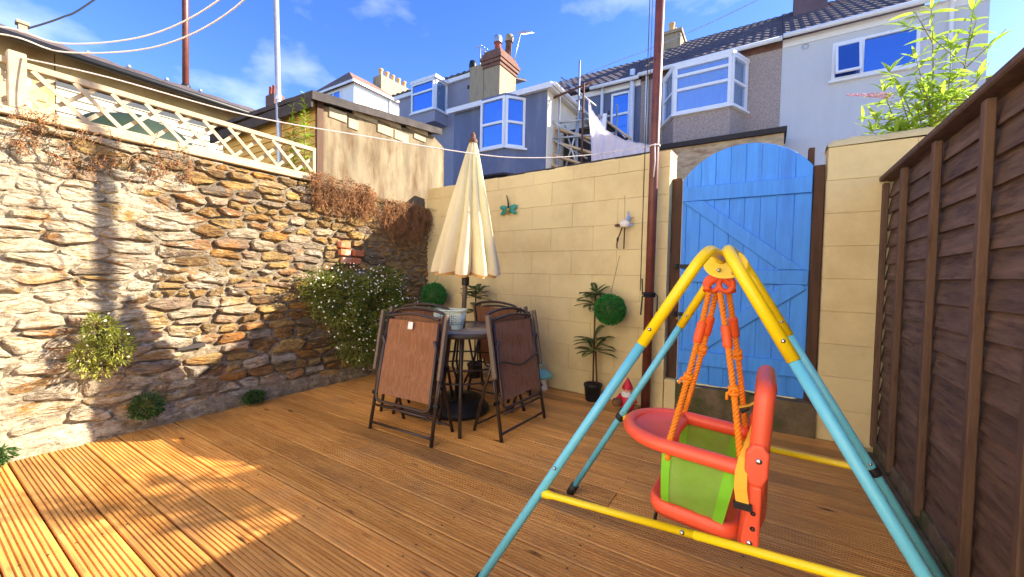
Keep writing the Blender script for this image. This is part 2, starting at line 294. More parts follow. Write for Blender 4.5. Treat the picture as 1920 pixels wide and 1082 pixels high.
# ------------------------------------------------------------------ mesh helpers
class MB:
    def __init__(s): s.v = []; s.f = []; s.sm = []
    def add(s, vs, fs, smooth=False):
        o = len(s.v); s.v += [Vector(p) for p in vs]; s.f += [[i + o for i in f] for f in fs]; s.sm += [smooth] * len(fs); return s
    def box(s, c, d, M=None):
        x, y, z = d[0] / 2, d[1] / 2, d[2] / 2
        vs = [Vector((sx * x, sy * y, sz * z)) for sz in (-1, 1) for sy in (-1, 1) for sx in (-1, 1)]
        if M is not None: vs = [M @ p for p in vs]
        vs = [p + Vector(c) for p in vs]
        return s.add(vs, [(0, 2, 3, 1), (4, 5, 7, 6), (0, 1, 5, 4), (2, 6, 7, 3), (0, 4, 6, 2), (1, 3, 7, 5)])
    def bb(s, a, b):
        return s.box([(p + q) / 2 for p, q in zip(a, b)], [abs(q - p) for p, q in zip(a, b)])
    def bar(s, a, b, wd, th, up=(0, 0, 1)):
        a = Vector(a); b = Vector(b); d = (b - a); l = d.length; d.normalize(); u = Vector(up)
        n = d.cross(u)
        if n.length < 1e-5: n = d.cross(Vector((1, 0, 0)))
        n.normalize(); u = n.cross(d).normalized()
        M = Matrix((d, n, u)).transposed()
        return s.box((a + b) / 2, (l, th, wd), M)
    def tube(s, path, r, n=8, closed=False, cap=True, smooth=True):
        P = [Vector(p) for p in path]; k = len(P); vs = []; fs = []
        rr = r if isinstance(r, (list, tuple)) else [r] * k
        nrm = None
        for i in range(k):
            if closed: t = P[(i + 1) % k] - P[i - 1]
            else: t = P[min(i + 1, k - 1)] - P[max(i - 1, 0)]
            t.normalize()
            if nrm is None:
                nrm = t.cross(Vector((0, 0, 1)))
                if nrm.length < 1e-3: nrm = t.cross(Vector((1, 0, 0)))
            nrm = (nrm - t * nrm.dot(t)).normalized(); bn = t.cross(nrm)
            for j in range(n):
                a = 2 * math.pi * j / n; vs.append(P[i] + (nrm * math.cos(a) + bn * math.sin(a)) * rr[i])
        for i in range(k if closed else k - 1):
            for j in range(n):
                a = i * n + j; b = i * n + (j + 1) % n; c = ((i + 1) % k) * n + (j + 1) % n; d = ((i + 1) % k) * n + j
                fs.append((a, b, c, d))
        s.add(vs, fs, smooth)
        if cap and not closed:
            o = len(s.v) - k * n
            s.f.append([o + j for j in reversed(range(n))]); s.sm.append(False)
            s.f.append([o + (k - 1) * n + j for j in range(n)]); s.sm.append(False)
        return s
    def lathe(s, prof, n=24, c=(0, 0, 0), M=None, smooth=True):
        vs = []; fs = []; k = len(prof)
        for r, z in prof:
            for j in range(n):
                a = 2 * math.pi * j / n; vs.append(Vector((r * math.cos(a), r * math.sin(a), z)))
        for i in range(k - 1):
            for j in range(n):
                fs.append((i * n + j, i * n + (j + 1) % n, (i + 1) * n + (j + 1) % n, (i + 1) * n + j))
        if M is not None: vs = [M @ p for p in vs]
        vs = [p + Vector(c) for p in vs]
        return s.add(vs, fs, smooth)
    def ball(s, c, r, n=12, m=8, sc=(1, 1, 1), M=None):
        pr = [(max(1e-4, math.sin(math.pi * i / m)) * 1.0, -math.cos(math.pi * i / m)) for i in range(m + 1)]
        MM = Matrix.Diagonal((r * sc[0], r * sc[1], r * sc[2]))
        if M is not None: MM = M @ MM
        return s.lathe(pr, n, c, MM)
    def prism(s, poly, a, b):
        """poly: list of 3D points; extruded by vector b-a"""
        a = Vector(a); b = Vector(b); n = len(poly)
        v0 = [Vector(p) + a for p in poly]; v1 = [Vector(p) + b for p in poly]
        fs = [list(range(n))[::-1], list(range(n, 2 * n))] + [(i, (i + 1) % n, n + (i + 1) % n, n + i) for i in range(n)]
        return s.add(v0 + v1, fs)
    def mesh(s, name):
        me = bpy.data.meshes.new(name)
        me.from_pydata([tuple(p) for p in s.v], [], s.f); me.polygons.foreach_set('use_smooth', s.sm); me.update()
        return me
    def build(s, name, m, parent=None, bevel=0, seg=1, **kw):
        o = bpy.data.objects.new(name, s.mesh(name)); COL.objects.link(o)
        o.data.materials.append(MT[m] if isinstance(m, str) else m)
        attach(o, parent)
        if bevel: bevelmod(o, bevel, seg)
        for k, v in kw.items(): o[k] = v
        return o

def bevelmod(o, wd, seg=1):
    b = o.modifiers.new('bevel', 'BEVEL'); b.width = wd; b.segments = seg; b.limit_method = 'ANGLE'; b.angle_limit = R(40)

LOCAL = set()
def attach(o, parent):
    """meshes are written in world space; a thing's Empty is at its base, so cancel its offset (unless the thing is local-space)"""
    if parent is None: return
    o.parent = parent
    if parent.type == 'EMPTY' and parent.name not in LOCAL:
        o.matrix_parent_inverse = Matrix.Translation(-Vector(parent.location))

def inst(name, me, parent, loc, rot=None, scale=None, m=None):
    o = bpy.data.objects.new(name, me); COL.objects.link(o); attach(o, parent)
    o.location = loc
    if rot is not None: o.rotation_euler = rot
    if scale is not None: o.scale = scale
    return o

def thing(name, label, cat, loc=(0, 0, 0), rotz=0, group=None, local=False):
    o = bpy.data.objects.new(name, None); COL.objects.link(o); o.empty_display_size = 0.1
    o.location = loc; o.rotation_euler = (0, 0, rotz)
    if label: o['label'] = label
    if cat: o['category'] = cat
    if group: o['group'] = group
    if local: LOCAL.add(o.name)
    return o

def tag(o, label, cat, group=None):
    o['label'] = label; o['category'] = cat
    if group: o['group'] = group
    return o

def setmesh(me, m): me.materials.append(MT[m] if isinstance(m, str) else m); return me
def arc(c, r, a0, a1, n, u=(1, 0, 0), v=(0, 0, 1)):
    c = Vector(c); u = Vector(u); v = Vector(v)
    return [c + u * (r * math.cos(a0 + (a1 - a0) * i / n)) + v * (r * math.sin(a0 + (a1 - a0) * i / n)) for i in range(n + 1)]
def rounded(pts, r, n=6):
    """polyline with its inner corners rounded"""
    P = [Vector(p) for p in pts]; out = [P[0]]
    for i in range(1, len(P) - 1):
        a = P[i - 1] - P[i]; b = P[i + 1] - P[i]; q = min(r, a.length * 0.48, b.length * 0.48)
        p0 = P[i] + a.normalized() * q; p1 = P[i] + b.normalized() * q
        for k in range(n + 1):
            t = k / n; out.append(p0 * (1 - t) ** 2 + P[i] * 2 * t * (1 - t) + p1 * t * t)
    out.append(P[-1]); return out
U = random.uniform
def nv(p, s=1.0): return noise.noise(Vector(p) * s)

# ================================================================== THE SETTING
g = MB(); g.bb((-400, -200, -0.5), (400, 600, -0.35)); o = g.build('ground', 'ground'); o['kind'] = 'structure'

# ---- deck: every board its own grooved piece
deck = bpy.data.objects.new('deck', None); COL.objects.link(deck); deck['kind'] = 'structure'; deck.location = (-1.5, 1.6, -0.03)
PITCHB, X0, X1 = 0.1495, -3.60, 0.60
def board_mesh(ny=8):
    bw = 0.1415; h = 0.028; prof = [(-bw / 2, -h), (-bw / 2, -0.004), (-bw / 2 + 0.003, -0.0005)]
    pit = (bw - 0.010) / ny
    for k in range(ny):
        a = -bw / 2 + 0.005 + k * pit
        if k: prof += [(a - 0.0034, -0.0005), (a - 0.0022, -0.0058), (a + 0.0022, -0.0058), (a + 0.0034, -0.0005)]
    prof += [(bw / 2 - 0.003, -0.0005), (bw / 2, -0.004), (bw / 2, -h)]
    mb = MB(); n = len(prof); vs = []
    for x in (-0.5, 0.5): vs += [(x, y, z) for y, z in prof]
    mb.add(vs, [(i, n + i, n + i + 1, i + 1) for i in range(n - 1)] + [list(range(n)), list(range(2 * n - 1, n - 1, -1))])
    return setmesh(mb.mesh('board'), 'deck')
bm_ = board_mesh()
for k in range(-2, 27):
    y = 0.0 + k * PITCHB - 0.007
    if y > 3.62: break
    if k % 5 == 3 and k > 2:
        xj = U(-2.6, -0.6)
        segs = [(X0, xj - 0.002), (xj + 0.002, X1)]
    else: segs = [(X0, X1)]
    for a, b in segs:
        inst('board', bm_, deck, ((a + b) / 2, y, U(-0.0012, 0.0)), (0, 0, U(-0.0006, 0.0006)), (b - a, 1, 1))
for k in range(8):
    x = -3.4 + k * 0.56
    MB().bb((x - 0.024, -0.4, -0.18), (x + 0.024, 3.5, -0.031)).build('joist', 'joist', deck)
scr = MB()
for k in range(-1, 24):
    for j in range(8):
        for dy in (-0.037, 0.036):
            c = Vector((-3.4 + j * 0.56 + U(-.006, .006), k * PITCHB - 0.007 + dy + U(-.003, .003), 0.0))
            scr.add([c + Vector((0.0042 * math.cos(a), 0.0042 * math.sin(a), 0.0003)) for a in [math.pi * q / 4 for q in range(8)]], [list(range(8))])
scr.build('screw_heads', 'black_metal', deck, kind='stuff')
MB().bb((0.605, -0.4, -0.36), (0.64, 3.5, -0.02)).build('edge_strip', 'moss', deck)

# ---- back wall of painted blocks
A = Vector((-3.62, 3.692, 0)); B = Vector((-0.695, 3.508, 0)); wdir = (B - A).normalized(); WL = (B - A).length; wn = Vector((wdir.y, -wdir.x, 0))  # towards the camera
wrot = math.atan2(wdir.y, wdir.x)
def block_mesh(l, h, d=0.10):
    mb = MB(); e = 0.0022; x, z = l / 2, h / 2
    f = 0.0012
    vs = [(-x, 0.0, -z), (x, 0.0, -z), (x, 0.0, z), (-x, 0.0, z), (-x + f, -e, -z + e), (x - f, -e, -z + e), (x - f, -e, z - e), (-x + f, -e, z - e),
          (-x, d, -z), (x, d, -z), (x, d, z), (-x, d, z)]
    mb.add(vs, [(4, 5, 6, 7), (0, 1, 5, 4), (1, 2, 6, 5), (2, 3, 7, 6), (3, 0, 4, 7), (0, 8, 9, 1), (1, 9, 10, 2), (2, 10, 11, 3), (3, 11, 8, 0)])
    return setmesh(mb.mesh('block'), 'cream')
_bc = {}
def block(l, h):
    k = (round(l, 3), round(h, 3))
    if k not in _bc: _bc[k] = block_mesh(*k)
    return _bc[k]
bw = thing('block_wall', 'cream painted block wall behind the parasol, left of the blue gate', 'wall', (-2.1, 3.6, 0))
def wpt(u, off, z): return A + wdir * u - wn * off + Vector((0, 0, z))
core = MB(); Mr = Matrix.Rotation(wrot, 3, 'Z')
core.box(wpt(WL / 2, 0.115, 1.07), (WL - 0.006, 0.205, 2.142), Mr); core.build('core', 'cream_joint', bw)
CH = 0.2265
for r in range(10):
    z0 = -0.006 + r * CH; z1 = min(z0 + CH, 2.150); h = z1 - z0
    u = -0.22 if r % 2 else 0.0
    while u < WL - 0.01:
        a = max(u, 0); b = min(u + 0.452, WL)
        if b - a > 0.05:
            inst('block', block(b - a - 0.0006, h - 0.0018), bw, wpt((a + b) / 2, 0.0 + U(-0.0012, 0.0012), (z0 + z1) / 2), (0, 0, wrot))
        u += 0.452
cp = MB()
for i in range(24):
    u0 = i / 24 * WL; cp.box(wpt(u0 + WL / 48, 0.108 + U(-.002, .002), 2.158 + U(-.004, .004)), (WL / 24 + 0.001 * (i % 2), 0.196, 0.022), Mr)
cp.build('coping', 'cream', bw)
MB().box(wpt(1.98, 0.175, 2.192), (1.62, 0.15, 0.045), Mr).build('dark_top_slab', 'bitumen', bw, bevel=0.006)  # dark slab along the back of the wall top
# ---- pier at the right of the gate
pr = thing('block_pier', 'cream painted block pier with rough rounded top between gate and fence', 'pier', (0.65, 3.6, 0))
MB().bb((0.345, 3.54, -0.3), (1.25, 3.74, 2.03)).build('core', 'cream_joint', pr)
for r in range(9):
    z0 = -0.006 + r * CH; z1 = min(z0 + CH, 2.035)
    if r == 8: z1 = 2.035
    cut = [0.34, 0.79, 1.25] if r % 2 == 0 else [0.34, 0.66, 1.11, 1.25]
    for a, b in zip(cut[:-1], cut[1:]):
        inst('block', block(b - a - 0.0006, z1 - z0 - 0.0018), pr, ((a + b) / 2, 3.535 + U(-.001, .001), (z0 + z1) / 2))
for s_ in range(8):
    z0 = 0.0 + s_ * 0.2265
    MB().bb((0.338, 3.545, z0), (0.344, 3.738, z0 + 0.222)).build('side_block', 'cream', pr)
cap = MB(); nx, ny = 40, 8; vs = []; fs = []
for i in range(nx + 1):
    for j in range(ny + 1):
        x = 0.336 + 0.92 * i / nx; y = 3.526 + 0.22 * j / ny
        e = min(1, min(j, ny - j) / 2.2) ** 0.5 * min(1, min(i, nx - i) / 2.0 + 0.25) ** 0.5
        vs.append((x, y, 2.032 + (0.062 + 0.014 * nv((x, y, 0), 7)) * e + 0.012 * x))
for i in range(nx):
    for j in range(ny): q = i * (ny + 1) + j; fs.append((q, q + ny + 1, q + ny + 2, q + 1))
cap.add(vs, fs, True); cap.build('mortar_cap', 'cream', pr)

# ---- gate step
st = thing('gate_step', 'mossy grey concrete step below the blue gate', 'step', (-0.13, 3.6, 0))
mb = MB(); nx, nz = 40, 10; vs = []; fs = []
def stepg(f):
    vs = []; fs = []
    for i in range(nx + 1):
        for j in range(nz + 1): vs.append(f(i / nx, j / nz))
    for i in range(nx):
        for j in range(nz): q = i * (nz + 1) + j; fs.append((q, q + nz + 1, q + nz + 2, q + 1))
    mb.add(vs, fs, True)
stepg(lambda a, b: (-0.60 + 0.935 * a, 3.50 + 0.012 * nv((a * 6, b * 3, 2)) + 0.012 * b * b, -0.05 + 0.285 * b + (0.012 * nv((a * 9, 3, 0)) if b == 1 else 0)))
stepg(lambda a, b: (-0.60 + 0.935 * a, 3.512 + 0.012 * nv((a * 6, 3, 2)) * (1 - b) + 0.25 * b, 0.235 + 0.012 * nv((a * 9, 3, 0)) * (1 - b) + 0.004 * nv((a * 9, b * 5, 4))))
mb.build('step_block', 'moss', st)
MB().bb((-0.69, 3.52, -0.05), (-0.602, 3.72, 0.26)).build('side_kerb', 'cream', st)

# ---- unseen house behind the camera, added to bounce sunlight into the yard
hm = thing('bounce_house_wall', 'unseen cream rendered house wall behind the viewer, added to bounce sunlight into the yard', 'house', (-1.5, -2.4, -0.35))
MB().bb((-4.2, -8.0, -0.35), (1.2, -2.3, 6.4)).build('wall', 'warm_render', hm)
mb = MB(); mb.add([(-4.4, -2.0, 6.4), (1.4, -2.0, 6.4), (1.4, -8.2, 6.4), (-4.4, -8.2, 6.4), (-4.4, -5.1, 8.6), (1.4, -5.1, 8.6)], [(0, 1, 5, 4), (2, 3, 4, 5), (0, 4, 3), (1, 2, 5), (0, 3, 2, 1)]); mb.build('roof', 'roof', hm)
for (x, z, wd_, hh_) in ((-3.2, 3.6, 1.3, 1.3), (-0.6, 3.6, 1.2, 1.3), (-3.4, 0.9, 1.4, 1.2)):
    mb = MB(); mb.bb((x, -2.298, z), (x + wd_, -2.25, z + 0.07)); mb.bb((x, -2.298, z + hh_ - 0.07), (x + wd_, -2.25, z + hh_)); mb.bb((x, -2.298, z + 0.071), (x + 0.07, -2.25, z + hh_ - 0.071)); mb.bb((x + wd_ - 0.07, -2.298, z + 0.071), (x + wd_, -2.25, z + hh_ - 0.071))
    wo_ = mb.build('window', 'upvc', hm); MB().bb((x + 0.06, -2.296, z + 0.06), (x + wd_ - 0.06, -2.27, z + hh_ - 0.06)).build('pane', 'glass', wo_)
MB().bb((-0.9, -2.298, 0.0), (0.0, -2.24, 2.05)).build('door', 'upvc', hm)

# ---- blue gate and posts
gate = thing('garden_gate', 'bright blue ledged and braced wooden gate with arched top', 'gate', (-0.17, 3.61, 0.243))
arcz = lambda x: 1.637 + math.sqrt(max(0, 0.526 ** 2 - (x + 0.165) ** 2))
seams = [-0.607, -0.574] + [-0.574 + 0.105 * k for k in range(1, 9)]
for a, b in zip(seams[:-1], seams[1:]):
    a += 0.0004; b -= 0.0004; n = 5; dz = U(-.002, .002); dy = U(-.0015, .0015)
    xs = [a + (b - a) * i / n for i in range(n + 1)]
    poly = [(a, 3.60 + dy, 0.244 + dz), (b, 3.60 + dy, 0.244 + dz)] + [(x, 3.60 + dy, arcz(min(max(x, -0.605), 0.265))) for x in reversed(xs)]
    MB().prism(poly, (0, 0, 0), (0, 0.02, 0)).build('plank', 'gate', gate, bevel=0.0035)
for z0, z1 in ((1.745, 1.862), (1.08, 1.185), (0.40, 0.515)):
    MB().bb((-0.604, 3.578, z0), (0.262, 3.5985, z1)).build('ledge', 'gate', gate, bevel=0.003)
for p, q in (((-0.60, 1.745), (0.235, 1.186)), ((-0.50, 0.517), (0.25, 1.079))):
    d = Vector((q[0] - p[0], 0, q[1] - p[1])); 
    wv = 0.105
    if p[1] > q[1]: poly = [(p[0], 3.58, p[1] - 0.002), (p[0] + 0.155, 3.58, p[1] - 0.002), (q[0], 3.58, q[1] + 0.004), (q[0] - 0.155, 3.58, q[1] + 0.004)]
    else: poly = [(p[0] - 0.07, 3.58, p[1]), (p[0] + 0.08, 3.58, p[1]), (q[0], 3.58, q[1] - 0.03), (q[0] - 0.02, 3.58, q[1]), (q[0] - 0.13, 3.58, q[1])]
    MB().prism(poly, (0, 0.0, 0), (0, 0.0182, 0)).build('brace', 'gate', gate, bevel=0.002)
for z in (1.21, 0.81):
    hb = MB(); hb.bb((-0.655, 3.570, z - 0.016), (-0.52 if z > 1 else -0.57, 3.5765, z + 0.016)); hb.lathe([(0.011, -.02), (0.011, .02)], 10, (-0.628, 3.566, z)); hb.build('hinge_bolt', 'black_metal', gate, bevel=0.001)
MB().ball((-0.612, 3.56, 0.775), 0.012).build('bolt_knob', 'gold', gate)
for nm, lb, x0, x1, z1, cutz in (('gate_post', 'dark brown timber post at the hinge side of the blue gate, beside the mast', -0.688, -0.612, 1.945, 0), ('gate_post', 'dark brown timber post between the blue gate and the cream pier', 0.270, 0.333, 1.935, 1)):
    t = thing(nm, lb, 'post', ((x0 + x1) / 2, 3.62, 0.2), 0, 'gate posts')
    MB().bb((x0, 3.585, 0.236), (x1, 3.68, z1)).build('timber', 'post', t, bevel=0.004)
    if cutz: MB().bb((0.235, 3.625, 1.6), (0.272, 3.70, 2.075)).build('stop_batten', 'post', t, bevel=0.003)

# ---- lap fence on the right
fn = thing('lap_fence', 'dark brown overlap board fence with vertical battens along the right side', 'fence', (0.66, 2.0, 0))
zb = [0.06 + 0.1065 * k for k in range(17)]
for py0, py1 in ((1.70, 3.525), (-0.15, 1.68)):
    for z in zb:
        h = 0.128; z1 = min(z + h, 1.765)
        x = 0.672 + U(-.002, .002); s0 = U(-.004, .004); s1 = U(-.004, .004)
        mb = MB(); n = 14; vs = []; fs = []
        for i in range(n + 1):
            y = py0 + (py1 - py0) * i / n; wv = s0 * (1 - i / n) + s1 * i / n + 0.004 * nv((y * 3, z * 9, 1))
            vs += [(x - 0.012, y, z + wv), (x + 0.008, y, z1), (x + 0.016, y, z1), (x + 0.0, y, z + wv)]
        for i in range(n):
            q = 4 * i
            fs += [(q, q + 1, q + 5, q + 4), (q + 1, q + 2, q + 6, q + 5), (q + 2, q + 3, q + 7, q + 6), (q + 3, q, q + 4, q + 7)]
        fs += [(0, 3, 2, 1), (4 * n, 4 * n + 1, 4 * n + 2, 4 * n + 3)]
        mb.add(vs, fs).build('lap_board', 'fence', fn)
for y in (3.505, 3.09, 2.585, 2.085, 1.72, 1.65, 1.2, 0.7, 0.2):
    MB().bb((0.626, y - 0.020, 0.02), (0.656, y + 0.020, 1.752)).build('batten', 'fence_post', fn, bevel=0.004)
MB().bb((0.610, -0.15, 1.768), (0.700, 3.528, 1.800)).build('cap_rail', 'fence_post', fn, bevel=0.006)
MB().bb((0.645, -0.15, -0.33), (0.69, 3.525, 0.058)).build('gravel_board', 'moss', fn, bevel=0.004)

# ---- rubble stone wall on the left
sw = thing('stone_wall', 'rough rubble stone wall with patchy white limewash along the left side', 'wall', (-3.75, 1.7, 0))
YA, YB = -0.35, 3.74
def top_z(y): return 1.935 + 0.02 * nv((y, 0, 0), 3) - (0.07 * max(0, min(1, (y - 2.9) / 0.8)))
mb = MB(); ny, nz = 420, 210; vs = []; fs = []
for i in range(ny + 1):
    y = YA + (YB - YA) * i / ny; tz = top_z(y)
    for j in range(nz + 1):
        z = -0.3 + (tz + 0.3) * j / nz
        k = 0.5 + 0.5 * math.tanh((1.15 - y) * 2.2)
        x = -3.611 + 0.010 * k + 0.016 * nv((y, z * 1.5, 0), 9) + 0.012 * nv((y * .8, z * 1.4, 5), 27) + 0.007 * nv((y, z * 1.3, 8), 60) - 0.014 * (1 - k) * max(0, nv((y, z, 3), 6) + 0.2) + 0.02 * nv((y, z, 9), 2.2)
        x -= 0.0 if j < nz - 3 else 0.012 * (j - nz + 3)
        vs.append((x, y, z + 0.012 * nv((y * 7, 3, j)) * (j == nz)))
for i in range(ny):
    for j in range(nz): q = i * (nz + 1) + j; fs.append((q, q + nz + 1, q + nz + 2, q + 1))
mb.add(vs, fs, True); mb.build('mortar_face', 'mortar', sw)
mb = MB(); mb.bb((-3.98, YA, -0.3), (-3.66, 3.95, 1.90)); mb.build('core', 'mortar', sw)
# top bed of mortar
mb = MB(); vs = []; fs = []
for i in range(121):
    y = YA + (YB - YA) * i / 120
    for j in range(7): vs.append((-3.655 - 0.05 * j, y, top_z(y) + 0.008 + 0.012 * nv((y, j, 2), 6)))
for i in range(120):
    for j in range(6): q = i * 7 + j; fs.append((q, q + 7, q + 8, q + 1))
mb.add(vs, fs, True); mb.build('mortar_bed', 'mortar', sw)
sites = []
z = 0.0
while z < 2.02:
    h = random.choice((U(0.105, 0.15), U(0.055, 0.10), U(0.055, 0.10), U(0.036, 0.055))); y = YA - U(0, 0.2)
    while y < YB + 0.1:
        l = (U(0.09, 0.36) if random.random() < 0.75 else U(0.05, 0.12)) * (1.15 if y < 1.2 else 0.95)
        if h > 0.10 and random.random() < 0.5:
            sites += [(y + l * U(.3, .7), z + h * U(.15, .3)), (y + l * U(.3, .7), z + h * U(.7, .85))]
        else: sites.append((y + l * U(.3, .7), z + h * U(.3, .7)))
        y += l
    z += h
ANI = 0.40
P2 = [Vector((q[0] * ANI, q[1])) for q in sites]
def clip(poly, m, d):
    """keep the side of the bisector at m (normal d) that lies against d"""
    out = []; n = len(poly)
    for i in range(n):
        p, q = poly[i], poly[(i + 1) % n]; sp, sq = (p - m).dot(d), (q - m).dot(d)
        if sp <= 0: out.append(p)
        if sp * sq < 0: out.append(p + (q - p) * (sp / (sp - sq)))
    return out
C0 = Vector((0, 0, 1.1))
stones = []
for i0, c in enumerate(P2):
    if not (YA - 0.02 < sites[i0][0] < YB + 0.02) or sites[i0][1] > 1.99: continue
    poly = [Vector((YA * ANI, 0.0)), Vector((YB * ANI, 0.0)), Vector((YB * ANI, 1.925)), Vector((YA * ANI, 1.925))]
    near = sorted((q for q in P2 if q is not c and (q - c).length < 0.24), key=lambda q: (q - c).length)
    for q in near:
        poly = clip(poly, (c + q) / 2, (q - c))
        if len(poly) < 3: break
    if len(poly) < 3: continue
    poly = [Vector((p.x / ANI, p.y)) for p in poly]
    cy = sum(p.x for p in poly) / len(poly); cz = sum(p.y for p in poly) / len(poly); ctr = Vector((cy, cz))
    hw = max(abs(p.x - cy) for p in poly); hh = max(abs(p.y - cz) for p in poly)
    if hw < 0.022 or hh < 0.014: continue
    if abs(cy - 1.23) < 0.07 and abs(cz - 0.525) < 0.035: continue
    if 2.44 < cy < 2.72 and 1.19 < cz < 1.40: continue
    # cut the corners, break up the edges
    q = []
    for i in range(len(poly)):
        p0, p1 = poly[i], poly[(i + 1) % len(poly)]; cut = U(0.10, 0.26)
        q += [p0.lerp(p1, cut), p0.lerp(p1, 1 - cut)]
        if (p1 - p0).length > 0.07: q.insert(-1, p0.lerp(p1, U(.4, .6)))
    gap = U(0.002, 0.009) if random.random() < 0.75 else U(0.009, 0.016)
    ring = []
    for p in q:
        d = ctr - p; l = d.length; hzz = abs(d.y) / max(l, 1e-4)
        ring.append(p + d / max(l, 1e-4) * min(l * 0.5, gap * (1.0 + 1.2 * (1 - hzz)) + U(0, 0.006)))
    n = len(ring); k = 0.5 + 0.5 * math.tanh((1.15 - cy) * 2.2)
    prot = (U(0.006, 0.026) if random.random() < 0.8 else U(0.026, 0.042)) * (1 - 0.25 * k); ta, tb_ = U(-.4, .4), U(-.45, .25)
    mb = MB(); vs = []
    def pt(p, dp, jit):
        ty, tz = (p.x - cy) / hw, (p.y - cz) / hh
        return (-3.606 + 0.008 * k + dp * prot * (1 + ta * ty + tb_ * tz) + U(-jit, jit), p.x, p.y)
    for p in ring: vs.append((-3.64, p.x, p.y))
    for p in ring: vs.append(pt(p, 0.35, 0.003))
    for p in ring:
        d = ctr - p; vs.append(pt(p + d * min(0.45, U(0.007, 0.013) / max(d.length, 1e-3)), 0.9, 0.004))
    for p in ring: vs.append(pt(p.lerp(ctr, U(.42, .55)), 1.0, 0.005))
    vs.append(pt(ctr, 1.05, 0.004)); fs = []
    for r_ in range(3):
        for i in range(n): fs.append((r_ * n + i, r_ * n + (i + 1) % n, (r_ + 1) * n + (i + 1) % n, (r_ + 1) * n + i))
    fs += [(3 * n + i, 3 * n + (i + 1) % n, 4 * n) for i in range(n)]
    mb.add(vs, fs, False)
    dist = (Vector((-3.6, cy, cz)) - C0).length
    stones.append((hw * hh / dist ** 3 * (1.0 if cy > 0.15 else 0.05), mb))
stones.sort(key=lambda t: -t[0])
rest = MB()
for i, (ar, mb) in enumerate(stones):
    if i < 295: mb.build('stone', 'stone', sw)
    else: rest.add(mb.v, mb.f)
rest.build('small_stones', 'stone', sw, kind='stuff')
# a few old bricks let into the wall near the corner, and the dark weep slot
for (y, z) in ((2.50, 1.30), (2.50, 1.375), (2.66, 1.30), (2.62, 1.22), (2.52, 1.22)):
    MB().box((-3.60, y, z), (0.09, 0.115, 0.062), Matrix.Rotation(U(-.05, .05), 3, 'X')).build('brick', 'brick', sw, bevel=0.006)
MB().box((-3.602, 1.23, 0.525), (0.05, 0.17, 0.030), Matrix.Rotation(0.05, 3, 'X')).build('weep_slot', 'bitumen', sw)
# footing ledge along the deck
mb = MB(); n = 90; vs = []; fs = []
for i in range(n + 1):
    y = YA + (3.65 - YA) * i / n; wv = 0.5 + 0.5 * nv((y * 2.4, 1, 1))
    for (dx, zz) in ((0.0, 0.12), (0.03 + 0.03 * wv, 0.075 + 0.03 * wv), (0.05 + 0.06 * wv, 0.03), (0.055 + 0.06 * wv, -0.1)):
        vs.append((-3.60 + dx * (0.6 + 0.4 * nv((y * 9, zz * 9, 3))), y, zz + 0.012 * nv((y * 14, zz * 10, 0))))
for i in range(n):
    for j in range(3): q = i * 4 + j; fs.append((q, q + 1, q + 5, q + 4))
mb.add(vs, fs, False); mb.build('footing', 'mortar', sw)

# ---- trellis on the wall
tr = thing('trellis_fence', 'low pale diamond trellis on top of the stone wall', 'trellis', (-3.68, 1.0, 1.95))
TX = -3.66
MB().bb((TX - 0.05, -0.3, 1.950), (TX + 0.045, 2.22, 1.992)).build('wall_plate', 'plate', tr, bevel=0.004)
MB().bb((TX - 0.018, -0.3, 2.235), (TX + 0.018, 2.20, 2.272)).build('top_rail', 'trellis', tr, bevel=0.003)
MB().bb((TX - 0.018, -0.3, 1.994), (TX + 0.018, 2.20, 2.020)).build('bottom_rail', 'trellis', tr, bevel=0.003)
MB().bb((TX - 0.018, 2.202, 1.994), (TX + 0.018, 2.232, 2.272)).build('end_stile', 'trellis', tr, bevel=0.003)
MB().bb((TX - 0.03, 0.40, 1.994), (TX + 0.042, 0.470, 2.31)).build('post', 'trellis', tr, bevel=0.004)
def slats(dirn, x):
    y = -0.3
    while y < 2.45:
        z0, z1 = 2.0205, 2.2345; ya, yb = (y, y - dirn * (z1 - z0))
        # clip to the frame
        lo, hi = -0.3, 2.198
        p = [ya, z0]; q = [yb, z1]
        ok = True
        for (e, f) in ((p, q), (q, p)):
            if e[0] > hi: 
                if f[0] >= hi: ok = False; break
                t = (hi - e[0]) / (f[0] - e[0]); e[1] += (f[1] - e[1]) * t; e[0] = hi
            if e[0] < lo:
                if f[0] <= lo: ok = False; break
                t = (lo - e[0]) / (f[0] - e[0]); e[1] += (f[1] - e[1]) * t; e[0] = lo
        if ok and abs(p[1] - q[1]) > 0.03:
            MB().bar((x, p[0], p[1]), (x, q[0], q[1]), 0.024, 0.010, (1, 0, 0) if False else (0, 0, 1)).build('slat', 'trellis', tr)
        y += 0.168
slats(1, TX + 0.011); slats(-1, TX - 0.011)

# ---- timber and block shed beyond the wall
sh = thing('garden_shed', 'small shed with ochre slatted front and weathered rendered side, felt roof', 'shed', (-4.6, 3.2, 0))
SX0, SX1, SY0, SY1 = -5.75, -3.74, 2.30, 4.12
def roofz(y): return 2.83 + (y - SY0) * 0.115
mb = MB(); ny, nz = 40, 16; vs = []; fs = []
for i in range(ny + 1):
    y = SY0 + 0.06 + (SY1 - SY0 - 0.06) * i / ny
    zt = roofz(y) - 0.10 if y < 3.9 else roofz(3.9) - 0.10 - (y - 3.9) * 0.45
    for j in range(nz + 1):
        z = 1.80 + (zt - 1.80) * j / nz; vs.append((SX1 + 0.008 * nv((y, z, 4), 3) + 0.004 * nv((y, z, 4), 14), y, z))
for i in range(ny):
    for j in range(nz): q = i * (nz + 1) + j; fs.append((q, q + nz + 1, q + nz + 2, q + 1))
mb.add(vs, fs, True)
